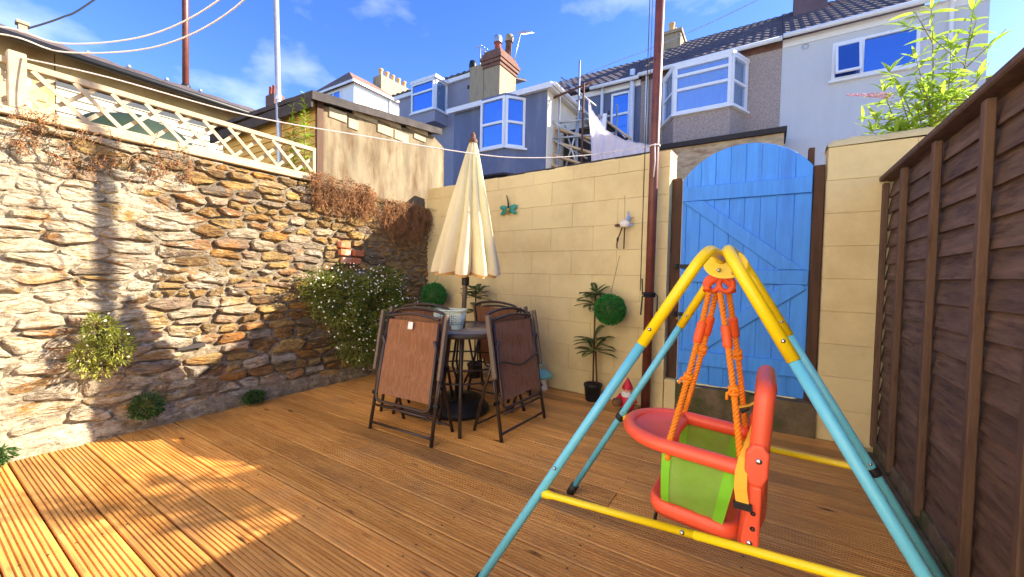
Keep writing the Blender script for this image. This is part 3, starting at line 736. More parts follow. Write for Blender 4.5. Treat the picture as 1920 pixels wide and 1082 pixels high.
mb.bb((SX0 + 0.1, SY1 - 0.05, -0.3), (SX1 - 0.02, SY1, 2.75)); mb.bb((SX1 - 0.12, SY0 + 0.06, -0.3), (SX1 - 0.03, SY1, roofz(SY0) - 0.14))
mb.build('rendered_side', 'shed_render', sh)
for (y, z, ll, hh) in ((2.52, 2.70, 0.20, 0.10), (2.70, 2.665, 0.12, 0.10), (3.12, 2.735, 0.22, 0.10), (3.36, 2.735, 0.22, 0.105), (2.86, 2.79, 0.3, 0.05), (3.66, 2.81, 0.20, 0.06), (3.63, 2.90, 0.34, 0.05), (3.1, 2.845, 0.5, 0.045)):
    MB().bb((SX1 - 0.03, y - ll / 2, z - hh / 2), (SX1 + 0.014, y + ll / 2, z + hh / 2)).build('block', 'block', sh, bevel=0.004)
for k in range(14):
    z = 1.75 + 0.076 * k
    if z > 2.74: break
    mb = MB(); x0, x1 = SX0, SX1 - 0.005
    mb.add([(x0, SY0 - 0.004, z), (x1, SY0 - 0.004, z), (x1, SY0 + 0.014, z + 0.082), (x0, SY0 + 0.014, z + 0.082), (x0, SY0 + 0.03, z), (x1, SY0 + 0.03, z), (x1, SY0 + 0.03, z + 0.082), (x0, SY0 + 0.03, z + 0.082)],
           [(0, 1, 2, 3), (0, 4, 5, 1), (1, 5, 6, 2), (3, 2, 6, 7), (0, 3, 7, 4)])
    mb.build('cladding_board', 'slat', sh)
MB().bb((SX1 - 0.012, SY0 - 0.012, 1.75), (SX1 + 0.02, SY0 + 0.058, 2.80)).build('corner_post', 'post', sh, bevel=0.003)
mb = MB(); nx, ny = 14, 18; vs = []; fs = []
for s_, dz in ((0, 0.0), (1, 0.045)):
    for i in range(nx + 1):
        for j in range(ny + 1):
            x = SX0 - 0.1 + (SX1 + 0.09 - SX0 + 0.1) * i / nx; y = SY0 - 0.10 + (3.98 - SY0 + 0.1) * j / ny
            sag = -0.035 if (i == nx and s_ == 0) else 0
            vs.append((x + 0.012 * nv((y * 6, 1, i)) * (i == nx), y, roofz(y) - 0.055 + dz + sag + 0.008 * nv((x * 4, y * 5, 1)) + (0.10 * (x - SX1) * -0.25)))
q0 = (nx + 1) * (ny + 1)
for i in range(nx):
    for j in range(ny):
        q = i * (ny + 1) + j; fs.append((q, q + 1, q + ny + 2, q + ny + 1)); fs.append((q0 + q, q0 + q + ny + 1, q0 + q + ny + 2, q0 + q + 1))
for j in range(ny):
    q = nx * (ny + 1) + j; fs.append((q, q + 1, q0 + q + 1, q0 + q))
for i in range(nx):
    q = i * (ny + 1); fs.append((q, q + ny + 1, q0 + q + ny + 1, q0 + q))
mb.add(vs, fs, False); mb.build('felt_roof', 'felt', sh)
MB().bb((SX0 - 0.1, SY0 - 0.098, 2.66), (SX1 + 0.06, SY0 - 0.075, 2.765)).build('fascia', 'felt', sh)

# ---- long low outbuilding further left
ob = thing('long_outbuilding', 'long low outbuilding with white boards and dark overhanging roof behind the trellis', 'outbuilding', (-9.5, 2, -0.35))
OX = -8.5
MB().bb((OX - 3, -2.0, -0.35), (OX, 1.35, 4.125)).build('rendered_end', 'outb_wall', ob)
MB().bb((OX - 3, 1.352, -0.35), (OX - 0.06, 7.2, 4.105)).build('wall', 'joist', ob)
MB().bb((OX - 0.058, 1.36, 3.73), (OX + 0.012, 7.2, 4.12)).build('top_band', 'outb_wall', ob)
for k in range(9):
    z = 2.75 + 0.108 * k
    MB().bb((OX - 0.056, 1.36, z), (OX - 0.03 + 0.034, 6.2, z + 0.090)).build('board', 'outb_white', ob, bevel=0.004)
for i in range(9):
    for j in range(5):
        if (i + j) % 3 == 0: continue
        y = -1.0 + i * 0.27 + (0.13 if j % 2 else 0); z = 3.72 - j * 0.15
        if y < 1.2: MB().bb((OX - 0.02, y - 0.12, z - 0.065), (OX + 0.018, y + 0.12, z + 0.065)).build('stone', 'outb_white' if (i * j) % 2 else 'outb_wall', ob, bevel=0.015)
mb = MB(); vs = []; fs = []
for i in range(61):
    y = -2.2 + 9.6 * i / 60
    wv = 0.015 * math.sin(i * 2.1)
    vs += [(OX + 0.34, y, 4.02 + wv), (OX + 0.34, y, 4.10 + wv), (OX - 2.4, y, 5.0 + wv), (OX - 2.4, y, 4.9 + wv)]
for i in range(60):
    q = 4 * i
    for a in range(4): fs.append((q + a, q + (a + 1) % 4, q + 4 + (a + 1) % 4, q + 4 + a))
fs += [(0, 3, 2, 1), (240, 241, 242, 243)]
mb.add(vs, fs, False); mb.build('roof', 'roof', ob)
MB().tube([(OX + 0.39, -2.2, 4.0), (OX + 0.39, 7.4, 3.97)], 0.05, 8).build('gutter', 'black', ob)
for y in (1.62, 2.05, 2.5, 2.95): MB().ball((OX + 0.31, y, 4.125), 0.028).build('roof_bolt', 'galv', ob)
mb = MB(); mb.bb((OX - 0.45, 1.08, 4.15), (OX - 0.35, 1.16, 4.48)); mb.bb((OX - 0.47, 1.06, 4.46), (OX - 0.33, 1.18, 4.50)); mb.build('vent_stub', 'concrete', ob)
tp = MB(); vs = []; fs = []
for i in range(25):
    for j in range(13):
        a = math.pi * j / 12; y = 1.05 + 1.35 * i / 24; e = math.sin(math.pi * min(max(i / 24, 0.03), 0.97)) ** 0.35
        vs.append((-6.6 - 0.45 * math.cos(a) * e, y, 2.35 + 0.62 * math.sin(a) * e + 0.03 * nv((y * 5, j, 0))))
for i in range(24):
    for j in range(12): q = i * 13 + j; fs.append((q, q + 13, q + 14, q + 1))
tp.add(vs, fs, True); tp = tp.build('tarpaulin_cover', 'tarp'); tag(tp, 'dark green rounded tarpaulin cover seen through the trellis', 'tarpaulin')
MB().bb((-7.05, 1.0, 2.30), (-6.14, 2.45, 2.345)).build('edge_board', 'white_paint', tp)
MB().bb((-6.9, 1.1, -0.35), (-6.3, 2.35, 2.295)).build('rack', 'joist', tp)

# ------------------------------------------------------------------ houses
def wall_window(parent, o, ux, wd, ht, cols=(), rows=(), glass='glass', fr=0.06, curtain=None, openleft=False):
    """white window: o = lower left corner, ux = unit vector to the right (seen from outside)"""
    o = Vector(o); ux = Vector(ux).normalized(); nrm = Vector((ux.y, -ux.x, 0)); z = Vector((0, 0, 1))
    M = Matrix((ux, -nrm, z)).transposed()
    def bx(mb, x0, x1, z0, z1, d0, d1):
        mb.box(o + ux * (x0 + x1) / 2 + z * (z0 + z1) / 2 + nrm * (d0 + d1) / 2, (abs(x1 - x0), abs(d1 - d0), abs(z1 - z0)), M)
    f = MB()
    bx(f, 0, wd, 0, fr, -0.05, 0.045); bx(f, 0, wd, ht - fr, ht, -0.05, 0.045); bx(f, 0, fr, fr, ht - fr, -0.05, 0.044); bx(f, wd - fr, wd, fr, ht - fr, -0.05, 0.044)
    for c in cols: bx(f, c - fr * .5, c + fr * .5, fr, ht - fr, -0.05, 0.042)
    for r in rows: bx(f, fr, wd - fr, r - fr * .5, r + fr * .5, -0.05, 0.040)
    win = f.build('window', 'upvc', parent)
    xs = [fr * .5] + list(cols) + [wd - fr * .5]; zs = [fr * .5] + list(rows) + [ht - fr * .5]
    for a, b in zip(xs[:-1], xs[1:]):
        for c, d in zip(zs[:-1], zs[1:]):
            pm = MB(); bx(pm, a + 0.01, b - 0.01, c + 0.01, d - 0.01, -0.012, -0.002); pm.build('pane', glass, win)
    sl = MB(); bx(sl, -0.05, wd + 0.05, -0.05, -0.002, -0.02, 0.09); sl.build('sill', 'upvc', win)
    return win
def tiled_roof(parent, x0, x1, y0, z0, y1, z1, m='roof', rip=0.30, amp=0.028, th=0.07, rows=9):
    mb = MB(); nx = int((x1 - x0) / rip * 4); vs = []; fs = []
    for i in range(nx + 1):
        x = x0 + (x1 - x0) * i / nx; a = amp * math.sin(2 * math.pi * (x - x0) / rip)
        for j in range(rows + 1):
            t = j / rows; vs.append((x, y0 + (y1 - y0) * t, z0 + (z1 - z0) * t + a + th))
            if j < rows: t2 = (j + 0.97) / rows; vs.append((x, y0 + (y1 - y0) * t2, z0 + (z1 - z0) * t2 + a + th - 0.03 + 0.0))
        vs.append((x, y0, z0))
    per = 2 * rows + 2
    for i in range(nx):
        for j in range(per - 2): q = i * per + j; fs.append((q, q + per, q + per + 1, q + 1))
        q = i * per; fs.append((q + per - 1, q, q + per, q + 2 * per - 1))
    mb.add(vs, fs, False); mb.add([(x0, y0, z0), (x0, y1, z1), (x0, y1, z1 + th), (x0, y0, z0 + th), (x1, y0, z0), (x1, y1, z1), (x1, y1, z1 + th), (x1, y0, z0 + th)], [(0, 1, 2, 3), (4, 7, 6, 5), (0, 4, 5, 1)])
    return mb.build('roof', m, parent)
G = -0.35
# --- white rendered house, right
h1 = thing('terraced_house', 'white rendered terraced house with wide two pane window behind the pier', 'house', (1.9, 14, G))
TY = 12.0
MB().bb((0.16, TY, G), (3.62, 19.5, 7.02)).build('wall', 'white_render', h1)
MB().bb((3.64, TY + 1.2, G), (6.5, 19.0, 5.6)).build('rear_wing', 'far_render', h1)
tiled_roof(h1, 3.5, 6.7, TY + 1.0, 5.6, TY + 4, 6.6)
rf = tiled_roof(h1, 0.165, 3.70, TY - 0.20, 7.04, TY + 4.0, 9.80, rip=0.2, amp=0.012)
tiled_roof(h1, 0.165, 3.70, TY + 8.2, 7.04, TY + 4.0, 9.80, rip=0.2, amp=0.012)
MB().bb((0.165, TY - 0.03, 6.84), (3.62, TY - 0.002, 7.03)).build('fascia', 'white_paint', h1)
MB().tube([(0.165, TY - 0.24, 7.03), (3.1, TY - 0.24, 7.03)], 0.055, 10).build('gutter', 'white_paint', h1)
MB().tube(rounded([(3.02, TY - 0.24, 7.02), (3.06, TY - 0.1, 6.86), (3.07, TY - 0.06, 6.7), (3.07, TY - 0.06, G)], 0.05), 0.04, 8).build('downpipe', 'white_paint', h1)
wn1 = wall_window(h1, (1.14, TY - 0.01, 5.80), (1, 0, 0), 1.48, 0.86, cols=(0.54,), glass='glass')
sash = MB(); f_ = 0.045
Ms = Matrix.Rotation(R(-16), 4, 'X'); oS = Vector((1.19, TY - 0.055, 6.60))
def sb(x0, x1, z0, z1, y0=-0.02, y1=0.02):
    c = Ms @ Vector(((x0 + x1) / 2, (y0 + y1) / 2, (z0 + z1) / 2)); sash.box(c + oS, (x1 - x0, y1 - y0, z1 - z0), Ms.to_3x3())
sb(0, 0.47, -0.05, 0); sb(0, 0.47, -0.76, -0.71); sb(0, 0.05, -0.71, -0.05); sb(0.42, 0.47, -0.71, -0.05)
sash.build('open_sash', 'upvc', wn1)
sash = MB(); sb(0.05, 0.42, -0.71, -0.05, -0.006, 0.006); sash.build('sash_pane', 'glass', wn1)
MB().lathe([(0.001, -.03), (0.07, -.03), (0.075, 0.0), (0.05, 0.01), (0.03, 0.0)], 14, (0.62, TY, 6.76), Matrix.Rotation(R(90), 3, 'X')).build('vent', 'galv', h1)
MB().bb((0.45, TY + 2.8, 7.5), (1.25, TY + 3.9, 11.8)).build('chimney', 'purple_ch', rf)
# --- pebbledash house with bay
h2 = thing('terraced_house', 'brown pebbledash terraced house with white corner bay window above the gate', 'house', (-1.5, 14, G), 0, None)
MB().bb((-3.26, TY + 0.004, G), (0.156, 19.5, 6.98)).build('wall', 'pebble', h2)
MB().bb((-3.25, TY - 0.02, 6.86), (0.155, TY + 0.002, 7.02)).build('fascia', 'cbrick', h2)
rf2 = tiled_roof(h2, -3.27, 0.160, TY - 0.20, 7.02, TY + 4.0, 9.78, rip=0.2, amp=0.012)
tiled_roof(h2, -3.27, 0.160, TY + 8.2, 7.02, TY + 4.0, 9.78, rip=0.2, amp=0.012)
MB().tube([(-3.3, TY - 0.24, 6.96), (0.15, TY - 0.24, 6.99)], 0.055, 10).build('gutter', 'white_paint', h2)
MB().tube([(-3.06, TY - 0.16, 6.95), (-3.06, TY - 0.10, 4.5)], 0.04, 8).build('downpipe', 'white_paint', h2)
bayp = [(-2.62, TY), (-2.2, 11.3), (-0.88, 11.3), (-0.58, TY)]
def bay_prism(z0, z1, grow=0.0):
    c = Vector((-1.55, 11.8)); return [Vector((c.x + (x - c.x) * (1 + grow), c.y + (y - c.y) * (1 + grow) if y < TY else y, 0)) for x, y in bayp]
MB().prism(bay_prism(0, 0), (0, 0, 4.45), (0, 0, 5.38)).build('bay_wall', 'pebble', h2)
MB().prism(bay_prism(0, 0, 0.05), (0, 0, 5.382), (0, 0, 5.43)).build('bay_sill', 'upvc', h2)
MB().prism(bay_prism(0, 0, 0.06), (0, 0, 6.68), (0, 0, 6.755)).build('bay_roof', 'white_paint', h2)
MB().prism(bay_prism(0, 0, -0.12), (0, 0, 5.43), (0, 0, 6.68)).build('curtain', 'curtain', h2)
wall_window(h2, (-2.2, 11.305, 5.435), (1, 0, 0), 1.32, 1.24, cols=(), rows=(0.62, 0.98), glass='glass_lt', fr=0.07)
vR = Vector((0.30, 0.70, 0)); wall_window(h2, (-0.875, 11.31, 5.435), vR, vR.length - 0.03, 1.24, rows=(0.62,), glass='glass_lt', fr=0.06)
vL = Vector((0.42, -0.70, 0)); wall_window(h2, (-2.61, TY - 0.01, 5.435), vL, vL.length - 0.03, 1.24, rows=(0.62,), glass='glass_lt', fr=0.06)
MB().bb((-3.25, TY - 0.9, G), (0.25, TY - 0.004, 4.50)).build('lean_to', MT['palebrick'], h2)
MB().bb((-3.3, TY - 1.0, 4.502), (0.30, TY - 0.006, 4.62)).build('lean_to_edge', 'bitumen', h2)
ch = MB(); ch.bb((-3.50, 15.4, 8.0), (-2.85, 16.3, 9.95)); ch.bb((-3.55, 15.35, 9.951), (-2.80, 16.35, 10.06)); c_ = ch.build('chimney', 'concrete', rf2)
for y in (15.6, 15.95): MB().lathe([(0.10, 0), (0.12, .03), (0.10, .06), (0.09, .28), (0.115, .31), (0.11, .36), (0.06, .36)], 12, (-3.2, y, 10.06)).build('chimney_pot', 'terracotta', rf2)
# --- blue grey house with outrigger
h3 = thing('terraced_house', 'slate blue rendered house with projecting rear wing and oriel corner window', 'house', (-5.5, 13, G))
MB().bb((-7.84, TY + 0.008, G), (-3.265, 19.5, 6.9)).build('wall', 'grey_render', h3)
rf3 = tiled_roof(h3, -7.9, -3.28, TY - 0.22, 6.93, TY + 4.0, 9.55, rip=0.24, amp=0.022)
tiled_roof(h3, -7.9, -3.28, TY + 8.2, 6.93, TY + 4.0, 9.55, rip=0.24, amp=0.022)
MB().bb((-7.8, TY - 0.06, 6.74), (-3.27, TY + 0.006, 6.90)).build('fascia', 'white_paint', h3)
MB().tube([(-4.75, TY - 0.25, 6.9), (-3.28, TY - 0.25, 6.9)], 0.055, 10).build('gutter', 'white_paint', h3)
MB().tube([(-3.49, TY - 0.13, 7.2), (-3.47, TY - 0.12, G)], 0.075, 10).build('soil_pipe', 'white_paint', h3)
MB().tube([(-4.40, TY - 0.12, 6.9), (-4.40, TY - 0.12, G)], 0.05, 8).build('downpipe', 'white_paint', h3)
wall_window(h3, (-4.14, TY, 5.33), (1, 0, 0), 0.58, 1.34, rows=(0.70,), glass='glass')
AX0, AX1, AY = -7.80, -4.74, 9.0
MB().bb((AX0, AY, G), (AX1 - 0.025, TY + 0.004, 5.78)).build('wing_wall', 'grey_render', h3)
MB().bb((AX1 - 0.024, AY + 0.004, G), (AX1, TY + 0.004, 5.78)).build('wing_side', 'warm_render', h3)
mb = MB(); e0 = 5.86; ov = 0.16; xc = (AX0 + AX1) / 2
mb.add([(AX0 - ov, AY - ov, e0), (AX1 + ov, AY - ov, e0), (AX1 + ov, TY, e0), (AX0 - ov, TY, e0), (xc, AY + 1.3, e0 + 0.42), (xc, TY, e0 + 0.42)],
       [(0, 1, 4), (1, 2, 5, 4), (3, 0, 4, 5), (0, 3, 2, 1)]); mb.build('wing_roof', 'roof', h3)
fc = MB(); fc.bb((AX0 - ov, AY - ov - 0.01, e0 - 0.12), (AX1 + ov, AY - ov + 0.02, e0 + 0.012)); fc.bb((AX1 + ov - 0.02, AY - ov + 0.021, e0 - 0.12), (AX1 + ov + 0.01, TY - 0.01, e0 + 0.012))
fc.bb((AX0, AY - ov + 0.021, e0 - 0.09), (AX1 + ov - 0.021, AY - 0.001, e0 - 0.05)); fc.bb((AX1 + 0.002, AY, e0 - 0.09), (AX1 + ov - 0.021, TY - 0.01, e0 - 0.05)); fc.build('wing_fascia', 'white_paint', h3)
MB().tube([(AX1 + ov + 0.06, AY - 0.1, e0 - 0.03), (AX1 + ov + 0.06, TY - 0.3, e0 - 0.05)], 0.05, 8).build('wing_gutter', 'white_paint', h3)
ori = [Vector((-6.52, 9.0, 0)), Vector((-6.52, 8.6, 0)), Vector((-5.76, 8.6, 0)), Vector((-5.42, 9.0, 0))]
MB().prism(ori, (0, 0, 3.75), (0, 0, 4.40)).build('oriel_base', 'grey_render', h3)
MB().prism([p + Vector((0, -0.03 if p.y < 9 else 0, 0)) for p in ori], (0, 0, 3.70), (0, 0, 3.748)).build('oriel_soffit', 'bitumen', h3)
MB().prism(ori, (0, 0, 5.70), (0, 0, 5.765)).build('oriel_head', 'grey_render', h3)
wall_window(h3, (-6.52, 8.61, 4.41), (1, 0, 0), 0.76, 1.285, rows=(0.64,), glass='glass')
vR = Vector((0.34, 0.40, 0)); wall_window(h3, (-5.755, 8.615, 4.41), vR, vR.length, 1.285, rows=(0.64,), glass='glass')
wall_window(h3, (-6.515, 8.99, 4.41), (0, -1, 0), 0.36, 1.285, glass='glass', fr=0.04)
MB().bb((-6.49, 8.66, 4.41), (-5.80, 8.99, 5.69)).build('room_back', 'bitumen', h3)
# party parapet and chimney
MB().bb((-8.46, 10.5, 6.0), (-7.90, 11.4, 7.92)).build('parapet', 'concrete', h3)
MB().lathe([(0.11, 0), (0.13, .1), (0.10, .24), (0.03, .26)], 12, (-8.42, 10.6, 7.92)).build('cowl', 'black', h3)
st_ = MB(); st_.bb((-7.88, 10.5, 5.9), (-7.26, 11.45, 7.72)); cst = st_.build('chimney', 'concrete', h3)
mb = MB()
for k, (gz, gg) in enumerate(((7.722, 0.03), (7.83, 0.07), (7.94, 0.10), (8.05, 0.05), (8.15, 0.0))):
    mb.bb((-7.88 - gg, 10.5 - gg, gz), (-7.26 + gg, 11.45 + gg, gz + 0.103))
mb.build('brick_corbel', 'cbrick', cst)
for (x, y, m_, hh, tl) in ((-7.50, 10.72, 'terracotta_rd', 0.46, -0.02), (-7.45, 11.2, 'cbrick', 0.70, 0.10)):
    pot = MB().lathe([(0.13, 0), (0.11, 0.05), (0.10, hh - .12), (0.13, hh - .1), (0.13, hh), (0.07, hh)], 14, (x, y, 8.253), Matrix.Rotation(tl, 3, 'Y')); pot.build('chimney_pot', m_, cst)
    MB().lathe([(0.132, hh - 0.16), (0.136, hh - 0.02), (0.12, hh + 0.05), (0.02, hh + 0.06)], 14, (x, y, 8.253), Matrix.Rotation(tl, 3, 'Y')).build('pot_cowl', 'galv' if m_ == 'terracotta_rd' else 'concrete', cst)
# --- TV aerials
def aerial(base, top, dirn, label):
    t = thing('television_aerial', label, 'aerial', base)
    base = Vector(base); top = Vector(top)
    MB().tube([base, top], 0.018, 6).build('mast', 'galv', t)
    d = Vector(dirn).normalized(); mb = MB(); mb.tube([top - d * 0.15, top + d * 0.85], 0.014, 6); p = Vector((d.y, -d.x, 0)).normalized()
    for k in range(7): c = top + d * (-0.1 + 0.14 * k); mb.tube([c - p * 0.16, c + p * 0.16], 0.008, 5)
    mb.build('boom', 'galv', t)
aerial((-7.34, 11.3, 7.9), (-7.05, 11.35, 9.05), (0.75, -0.5, -0.42), 'tilted silver aerial above the twin pot brick chimney')
aerial((-8.50, 11.1, 7.0), (-8.50, 11.1, 8.85), (0.1, 0.8, 0.0), 'thin upright aerial left of the twin pot brick chimney')
# --- far grey house with bay
h4 = thing('terraced_house', 'grey rendered far house with square white bay window left of the brick chimney', 'house', (-11.5, 13, G))
MB().bb((-13.5, TY, G), (-9.3, 19, 8.62)).build('wall', 'far_render', h4)
tiled_roof(h4, -13.8, -9.2, TY - 0.15, 8.66, TY + 3.4, 9.7)
MB().bb((-13.7, TY - 0.12, 8.5), (-9.25, TY - 0.004, 8.655)).build('fascia', 'white_paint', h4)
MB().bb((-12.0, 11.3, 6.9), (-10.75, TY - 0.002, 7.36)).build('bay_base', 'far_render', h4)
MB().bb((-12.05, 11.25, 8.50), (-10.68, TY - 0.125, 8.62)).build('bay_roof', 'white_paint', h4)
MB().bb((-11.9, 11.4, 7.36), (-10.85, TY - 0.002, 8.50)).build('room_back', 'bitumen', h4)
wall_window(h4, (-12.0, 11.31, 7.365), (1, 0, 0), 1.2, 1.13, rows=(0.74,), glass='glass', fr=0.07)
wall_window(h4, (-10.79, 11.34, 7.365), (0, 1, 0), 0.65, 1.13, glass='glass_lt', fr=0.06)
MB().bb((-9.75, TY - 0.03, 8.12), (-9.6, TY - 0.002, 8.24)).build('air_brick', 'bitumen', h4)
# --- far white house with brown hipped roof
h5 = thing('detached_house', 'distant white walled house with brown hipped roof and row of chimney pots', 'house', (-22, 16, G))
MB().bb((-24.5, 14.5, G), (-20.0, 18.2, 11.85)).build('wall', 'white_paint', h5)
mb = MB(); mb.add([(-24.7, 14.3, 11.9), (-19.8, 14.3, 11.9), (-19.8, 18.4, 11.9), (-24.7, 18.4, 11.9), (-22.0, 15.6, 13.4), (-22.0, 17.2, 13.4)], [(0, 1, 4), (1, 2, 5, 4), (2, 3, 5), (3, 0, 4, 5), (0, 3, 2, 1)])
r5 = mb.build('roof', 'roof_br', h5)
mb = MB(); mb.bb((-24.72, 14.26, 11.78), (-19.78, 14.30, 11.91)); mb.bb((-19.80, 14.301, 11.78), (-19.75, 18.4, 11.91)); mb.build('fascia', 'white_paint', h5)
wall_window(h5, (-22.6, 14.49, 10.6), (1, 0, 0), 1.4, 1.1, cols=(0.7,), glass='glass')
MB().tube([(-19.95, 17.0, 11.8), (-19.95, 17.0, 9)], 0.06, 6).build('downpipe', 'white_paint', h5)
MB().bb((-22.3, 17.6, 11.9), (-21.5, 20.2, 14.0)).build('chimney', 'concrete', h5)
for k in range(5): MB().lathe([(0.16, 0), (0.13, .1), (0.12, .42), (0.16, .45), (0.15, .52), (0.08, .52)], 12, (-21.85, 17.85 + 0.5 * k, 14.0)).build('chimney_pot', 'terracotta', h5)
# --- very far roofs on the left
h6 = thing('far_house', 'tiny distant brick house with chimney beyond the shed roof', 'house', (-41, 20, G))
MB().bb((-43.5, 20, G), (-38.6, 25, 16.4)).build('wall', 'far_render', h6)
mb = MB(); mb.add([(-43.8, 19.8, 16.4), (-38.3, 19.8, 16.4), (-38.3, 25, 16.4), (-43.8, 25, 16.4), (-42.2, 22, 17.9), (-40.5, 22, 17.9)], [(0, 1, 5, 4), (1, 2, 5), (2, 3, 4, 5), (3, 0, 4)]); mb.build('roof', 'roof_br', h6)
mb = MB(); mb.bb((-42.2, 20.6, 16.4), (-40.6, 21.6, 18.3)); mb.build('chimney', 'cbrick', h6)
for x in (-42.0, -41.4): MB().lathe([(0.2, 0), (0.16, .9), (0.2, .95), (0.1, .95)], 10, (x, 21, 18.3)).build('chimney_pot', 'terracotta_rd', h6)
h7 = thing('far_house', 'tiny distant grey roofed house just above the outbuilding roof', 'house', (-50, 20, G))
MB().bb((-54, 20, G), (-46.5, 26, 16.6)).build('wall', 'far_render', h7)
mb = MB(); mb.add([(-54.5, 19.6, 16.6), (-46.2, 19.6, 16.6), (-46.2, 26, 16.6), (-54.5, 26, 16.6), (-54.5, 23, 18.6), (-46.2, 23, 18.6)], [(0, 1, 5, 4), (1, 2, 5), (2, 3, 4, 5), (3, 0, 4)]); mb.build('roof', 'roof', h7)

MB().bb((-4.72, 9.95, G), (-3.5, 11.9, 4.95)).build('scaffold_shade_box', 'bitumen', h3)  # dark box added to stand in for the shadow area behind the scaffold
MB().bb((-4.72, 9.90, 4.952), (-3.45, 11.95, 5.02)).build('shade_box_top', 'felt', h3)
# --- scaffold and sheeting beside the outrigger
sc_ = thing('scaffolding', 'steel pole scaffold with boards beside the slate blue wing', 'scaffold', (-4.2, 9.6, G))
for (x, y, z1, m_) in ((-4.16, 9.5, 6.55, 'galv'), (-4.62, 9.35, 5.85, 'galv'), (-3.95, 9.3, 5.85, 'rust'), (-4.38, 9.9, 5.3, 'galv'), (-4.55, 10.8, 5.9, 'galv'), (-3.2, 9.6, 5.3, 'galv'), (-3.75, 10.6, 5.6, 'rust')):
    MB().tube([(x, y, G), (x + 0.03, y, z1)], 0.026, 8).build('upright', m_, sc_)
for a, b, m_ in (((-4.95, 9.25, 5.62), (-3.75, 9.5, 5.95), 'rust'), ((-4.64, 9.5, 6.25), (-3.7, 9.6, 5.35), 'galv'), ((-5.0, 9.2, 5.25), (-3.8, 9.6, 4.45), 'galv'), ((-5.0, 9.2, 4.8), (-3.9, 9.6, 4.1), 'galv'),
                 ((-4.4, 9.4, 3.9), (-4.05, 9.5, 5.2), 'galv'), ((-4.1, 9.4, 3.9), (-4.5, 9.5, 5.0), 'galv'), ((-4.7, 9.3, 4.65), (-3.2, 9.6, 4.62), 'galv'), ((-3.6, 9.5, 5.1), (-2.8, 9.6, 4.4), 'scaf_board'), ((-4.6, 9.4, 5.05), (-3.3, 9.5, 5.02), 'galv')):
    MB().tube([a, b], 0.025, 8).build('ledger', m_, sc_)
for k, (z, y) in enumerate(((4.95, 9.5), (4.60, 9.45), (4.25, 9.4), (3.98, 9.35))):
    MB().bar((-4.75, y, z), (-3.72, y + 0.1, z - 0.42), 0.05, 0.22).build('board', 'scaf_board', sc_)
MB().bar((-3.42, 9.4, 4.6), (-3.40, 9.4, 5.05), 0.09, 0.05).build('board', 'white_paint', sc_)
sh_ = MB(); vs = []; fs = []; nu, nvv = 44, 16
def sheet_top(u):
    pts = [(0, 4.84), (0.04, 4.62), (0.16, 4.40), (0.30, 4.12), (0.45, 3.98), (0.62, 3.85), (0.8, 3.76), (1.0, 3.68)]
    for (a, b), (c, d) in zip(pts[:-1], pts[1:]):
        if a <= u <= c: return b + (d - b) * (u - a) / (c - a)
for i in range(nu + 1):
    u = i / nu
    for j in range(nvv + 1):
        t = j / nvv; zt = sheet_top(u); z = zt + (3.0 - zt) * t
        fan = (1 - u) ** 1.5
        x = -3.26 + 1.28 * u
        y = 8.0 + 0.09 * math.sin(u * 34 + 1.5 * math.sin(t * 3)) * (0.3 + t) + 0.05 * nv((u * 6, t * 3, 2)) + 0.25 * t * fan
        vs.append((x, y, z))
for i in range(nu):
    for j in range(nvv): q = i * (nvv + 1) + j; fs.append((q, q + 1, q + nvv + 2, q + nvv + 1))
sh_.add(vs, fs, True); o = sh_.build('dust_sheet', 'sheet'); tag(o, 'white cloth sheet draped down from the scaffold above the block wall', 'sheet')
mb = MB()
for i in range(nu): mb.tube([Vector(vs[i * (nvv + 1)]) + Vector((0, 0, 0.004)), Vector(vs[(i + 1) * (nvv + 1)]) + Vector((0, 0, 0.004))], 0.012, 5)
mb.build('hem', 'sheet', o)

# ================================================================== POLES AND LINES
mst = thing('washing_line_mast', 'tall dark red steel pole on the deck in front of the cream wall', 'pole', (-0.81, 3.40, 0))
MB().tube([(-0.81, 3.40, 0.0), (-0.80, 3.40, 2.2), (-0.782, 3.40, 5.2)], 0.036, 14).build('tube', 'mast', mst)
MB().lathe([(0.062, 0.0), (0.062, 0.012), (0.04, 0.016)], 14, (-0.81, 3.40, 0.001)).build('foot_plate', 'mast', mst)
MB().tube([(-0.868, 3.385, 5.1), (-0.872, 3.38, 2.0), (-0.876, 3.385, 1.0)], 0.0035, 6).build('halyard', 'blackrope', mst)
MB().tube([(-0.842, 3.36, 4.4), (-0.845, 3.36, 2.2)], 0.0025, 6).build('halyard', 'rust', mst)
mb = MB()
for z in (0.955, 0.968, 0.982): mb.tube(arc((-0.806, 3.40, z), 0.043, 0, 2 * math.pi, 14, (1, 0, 0), (0, 1, 0))[:-1], 0.008, 6, closed=True)
mb.tube([(-0.86, 3.37, 1.10), (-0.85, 3.355, 0.97), (-0.80, 3.352, 0.965), (-0.757, 3.37, 0.985), (-0.735, 3.37, 0.96), (-0.735, 3.375, 0.80)], 0.006, 6)
mb.tube([(-0.85, 3.36, 0.96), (-0.862, 3.365, 0.80)], 0.006, 6); mb.build('cord_knot', 'blackrope', mst)
mb = MB(); mb.tube(arc((-0.80, 3.40, 2.183), 0.040, 0, 2 * math.pi, 12, (1, 0, 0), (0, 1, 0))[:-1], 0.006, 6, closed=True); mb.tube([(-0.79, 3.36, 2.19), (-0.782, 3.352, 2.05), (-0.79, 3.356, 1.92)], 0.005, 6); mb.build('line_tie', 'rope', mst)
